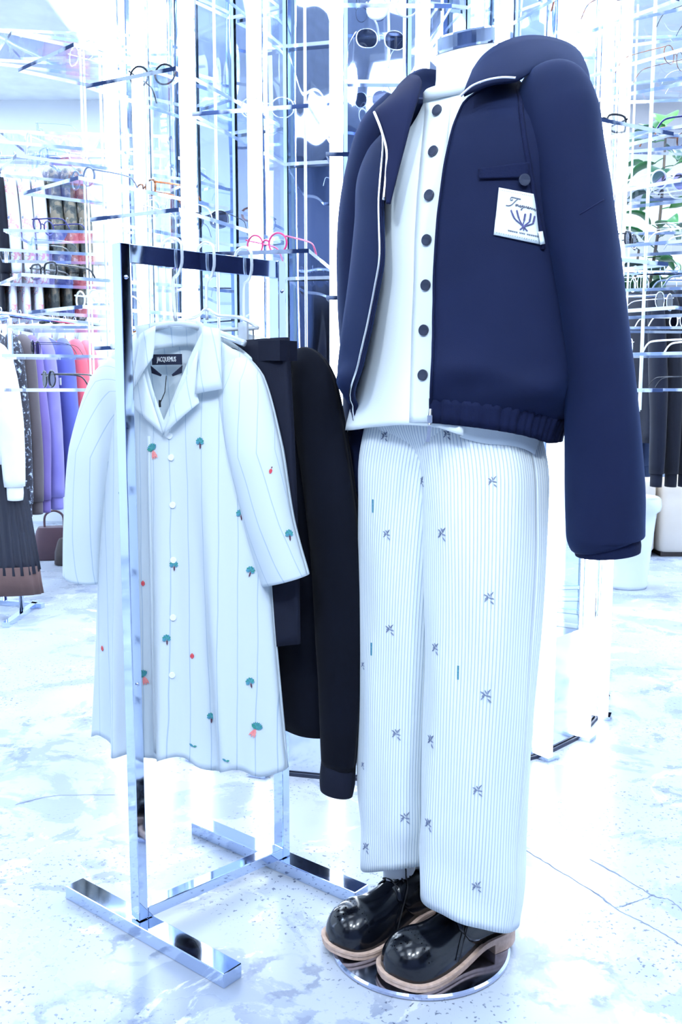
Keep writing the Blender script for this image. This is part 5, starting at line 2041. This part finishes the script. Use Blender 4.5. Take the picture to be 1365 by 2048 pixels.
# white glazed pot with a rubber plant
pp = Vector((pxx(1268, 5.05), 5.05, 0))
pot = thing('potted_plant', 'tall white pot with a broad-leaved green plant behind the jacket', 'plant', pp)
M_GLAZE = noise_mat('white_glaze', (0.78, 0.84, 0.92), (0.70, 0.77, 0.87), 0.2, scale=3)
prof = [(0.001, 0.0), (0.105, 0.0), (0.112, 0.02), (0.108, 0.04), (0.118, 0.16), (0.135, 0.34), (0.142, 0.40), (0.160, 0.415), (0.166, 0.44), (0.160, 0.475), (0.150, 0.485), (0.140, 0.47), (0.134, 0.44), (0.001, 0.44)]
MB().grid([[Vector((r_ * math.cos(2 * math.pi * k / 40), r_ * math.sin(2 * math.pi * k / 40), z)) for k in range(40)] for r_, z in prof], True).build('pot', M_GLAZE, pot, True)
M_SOIL = noise_mat('potting_soil', (0.10, 0.08, 0.07), None, 0.95, bump=0.8, bump_scale=60)
MB().tube([(0, 0, 0.435), (0, 0, 0.45)], 0.134, 24).build('soil', M_SOIL, pot)
M_BARK = noise_mat('plant_bark', (0.20, 0.15, 0.12), (0.12, 0.10, 0.09), 0.9, scale=30)
stems = [[(0, 0, 0.44), (0.02, 0, 0.9), (0.05, 0.02, 1.4), (0.10, 0, 1.9), (0.12, 0.02, 2.35)], [(0.03, 0.02, 0.44), (0.10, 0.03, 0.95), (0.20, 0.0, 1.35), (0.28, 0.02, 1.8)],
         [(-0.02, 0, 0.44), (-0.03, 0.02, 1.0), (-0.02, 0.0, 1.5), (0.0, 0.0, 1.75)]]
STEM = [spline(s_, 10) for s_ in stems]
for S_ in STEM:
    MB().tube(S_, [0.013 - 0.007 * i / (len(S_) - 1) for i in range(len(S_))], 8).build('stem', M_BARK, pot, True)
M_LEAF = [noise_mat('leaf_green', (0.035, 0.16, 0.06), (0.06, 0.22, 0.08), 0.35, scale=8), noise_mat('leaf_dark_green', (0.02, 0.08, 0.05), (0.03, 0.11, 0.06), 0.35, scale=8), noise_mat('leaf_bright_green', (0.10, 0.32, 0.08), (0.14, 0.38, 0.10), 0.35, scale=8)]


def leaf_mesh(mt):
    mb = MB()
    rows = []
    for j in range(9):
        t = j / 8
        w = 0.062 * math.sin(math.pi * t ** 0.85) ** 0.8 * (1 - 0.15 * t) if 0 < t < 1 else 0.002
        y = 0.05 + 0.21 * t
        z = 0.03 * math.sin(t * 2.4) - 0.05 * t * t
        rows.append([Vector((w * u, y, z + 0.018 * abs(u) * math.sin(math.pi * t))) for u in (-1, -0.5, 0, 0.5, 1)])
    mb.grid(rows)
    mb.tube([(0, 0, 0), (0, 0.03, 0.004), (0, 0.055, 0.004)], 0.0022, 5)
    me = mb.mesh('leaf')
    me.materials.append(mt)
    return me


LM = [leaf_mesh(m_) for m_ in M_LEAF]
rl = random.Random(3)
for si, S_ in enumerate(STEM):
    for k in range(14, len(S_), 1 if si == 0 else 2):
        p = S_[k]
        for rep in range(2 if si == 0 and k % 2 else 1):
            o = obj('leaf', LM[rl.choice((0, 0, 1, 1, 2))], pot, None, True)
            o.location = p
            o.rotation_euler = (rl.uniform(-0.7, 0.5), rl.uniform(-0.4, 0.4), rl.uniform(0, 6.28))
            sc1 = rl.uniform(0.75, 1.15)
            o.scale = (sc1, sc1, sc1)
            solid(o, 0.0015)
# cream padded bench behind the pot
M_CREAM = noise_mat('cream_vinyl', (0.68, 0.60, 0.52), (0.74, 0.67, 0.60), 0.5, scale=3)
for n_i, px in enumerate((1278, 1345, 1412)):
    t = thing('padded_stool', f'cream upholstered cube stool, {ORD[n_i]} from the white pot', 'stool', (pxx(px, 6.15), 6.15, 0), 0.1 * (n_i - 1))
    rows = []
    for z, s in ((0.03, 0.90), (0.05, 1.0), (0.36, 1.0), (0.38, 0.985), (0.40, 1.0), (0.47, 0.99), (0.495, 0.94), (0.505, 0.80), (0.508, 0.02)):
        r_ = []
        for k in range(36):
            a = 2 * math.pi * k / 36
            c, sn = math.cos(a), math.sin(a)
            q = (abs(c) ** 6 + abs(sn) ** 6) ** (-1 / 6)
            r_.append(Vector((0.102 * c * q * s, 0.2 * sn * q * s, z)))
        rows.append(r_)
    MB().grid(rows, True).build('cushion', M_CREAM, t, True)
    MB().box((0, 0, 0.016), (0.17, 0.34, 0.03)).build('plinth', M_BAG2, t)
# white wall ledge on the right
tag(MB().box((2.6, RY1 - 0.13, 1.86), (3.6, 0.26, 0.05)).box((2.6, RY1 - 0.02, 1.25), (3.6, 0.04, 0.10)).build('trim_1', M_WALL), kind='structure')

# ---- dark coats on rails beside the camera: the column's mirrors show them
for nm_, x0, y0, x1, y1, n_ in (('left', -1.75, 0.55, -1.05, -0.75, 9), ('right', 1.75, 0.75, 1.25, -0.65, 8)):
    simple_rack(f'chrome rail of dark coats opposite the display column, {nm_} side', x0, y0 if False else x1, y0, y1, 1.72, 'coat_rail')
    ang = math.atan2(y1 - y0, x1 - x0)
    for k in range(n_):
        t_ = (k + 0.5) / n_
        garment('dark_coat', f'dark coat hanging {ORD[k]} on the {nm_} coat rail opposite the column', 'coat', (x0 + (x1 - x0) * t_, y0 + (y1 - y0) * t_, 1.732), ang + math.pi / 2 + 0.3,
                CM[('black', 'charcoal', 'slate', 'black', 'taupe')[k % 5]], 0.23, 1.02, 0.66, 0.045, 'dark coats opposite the column')
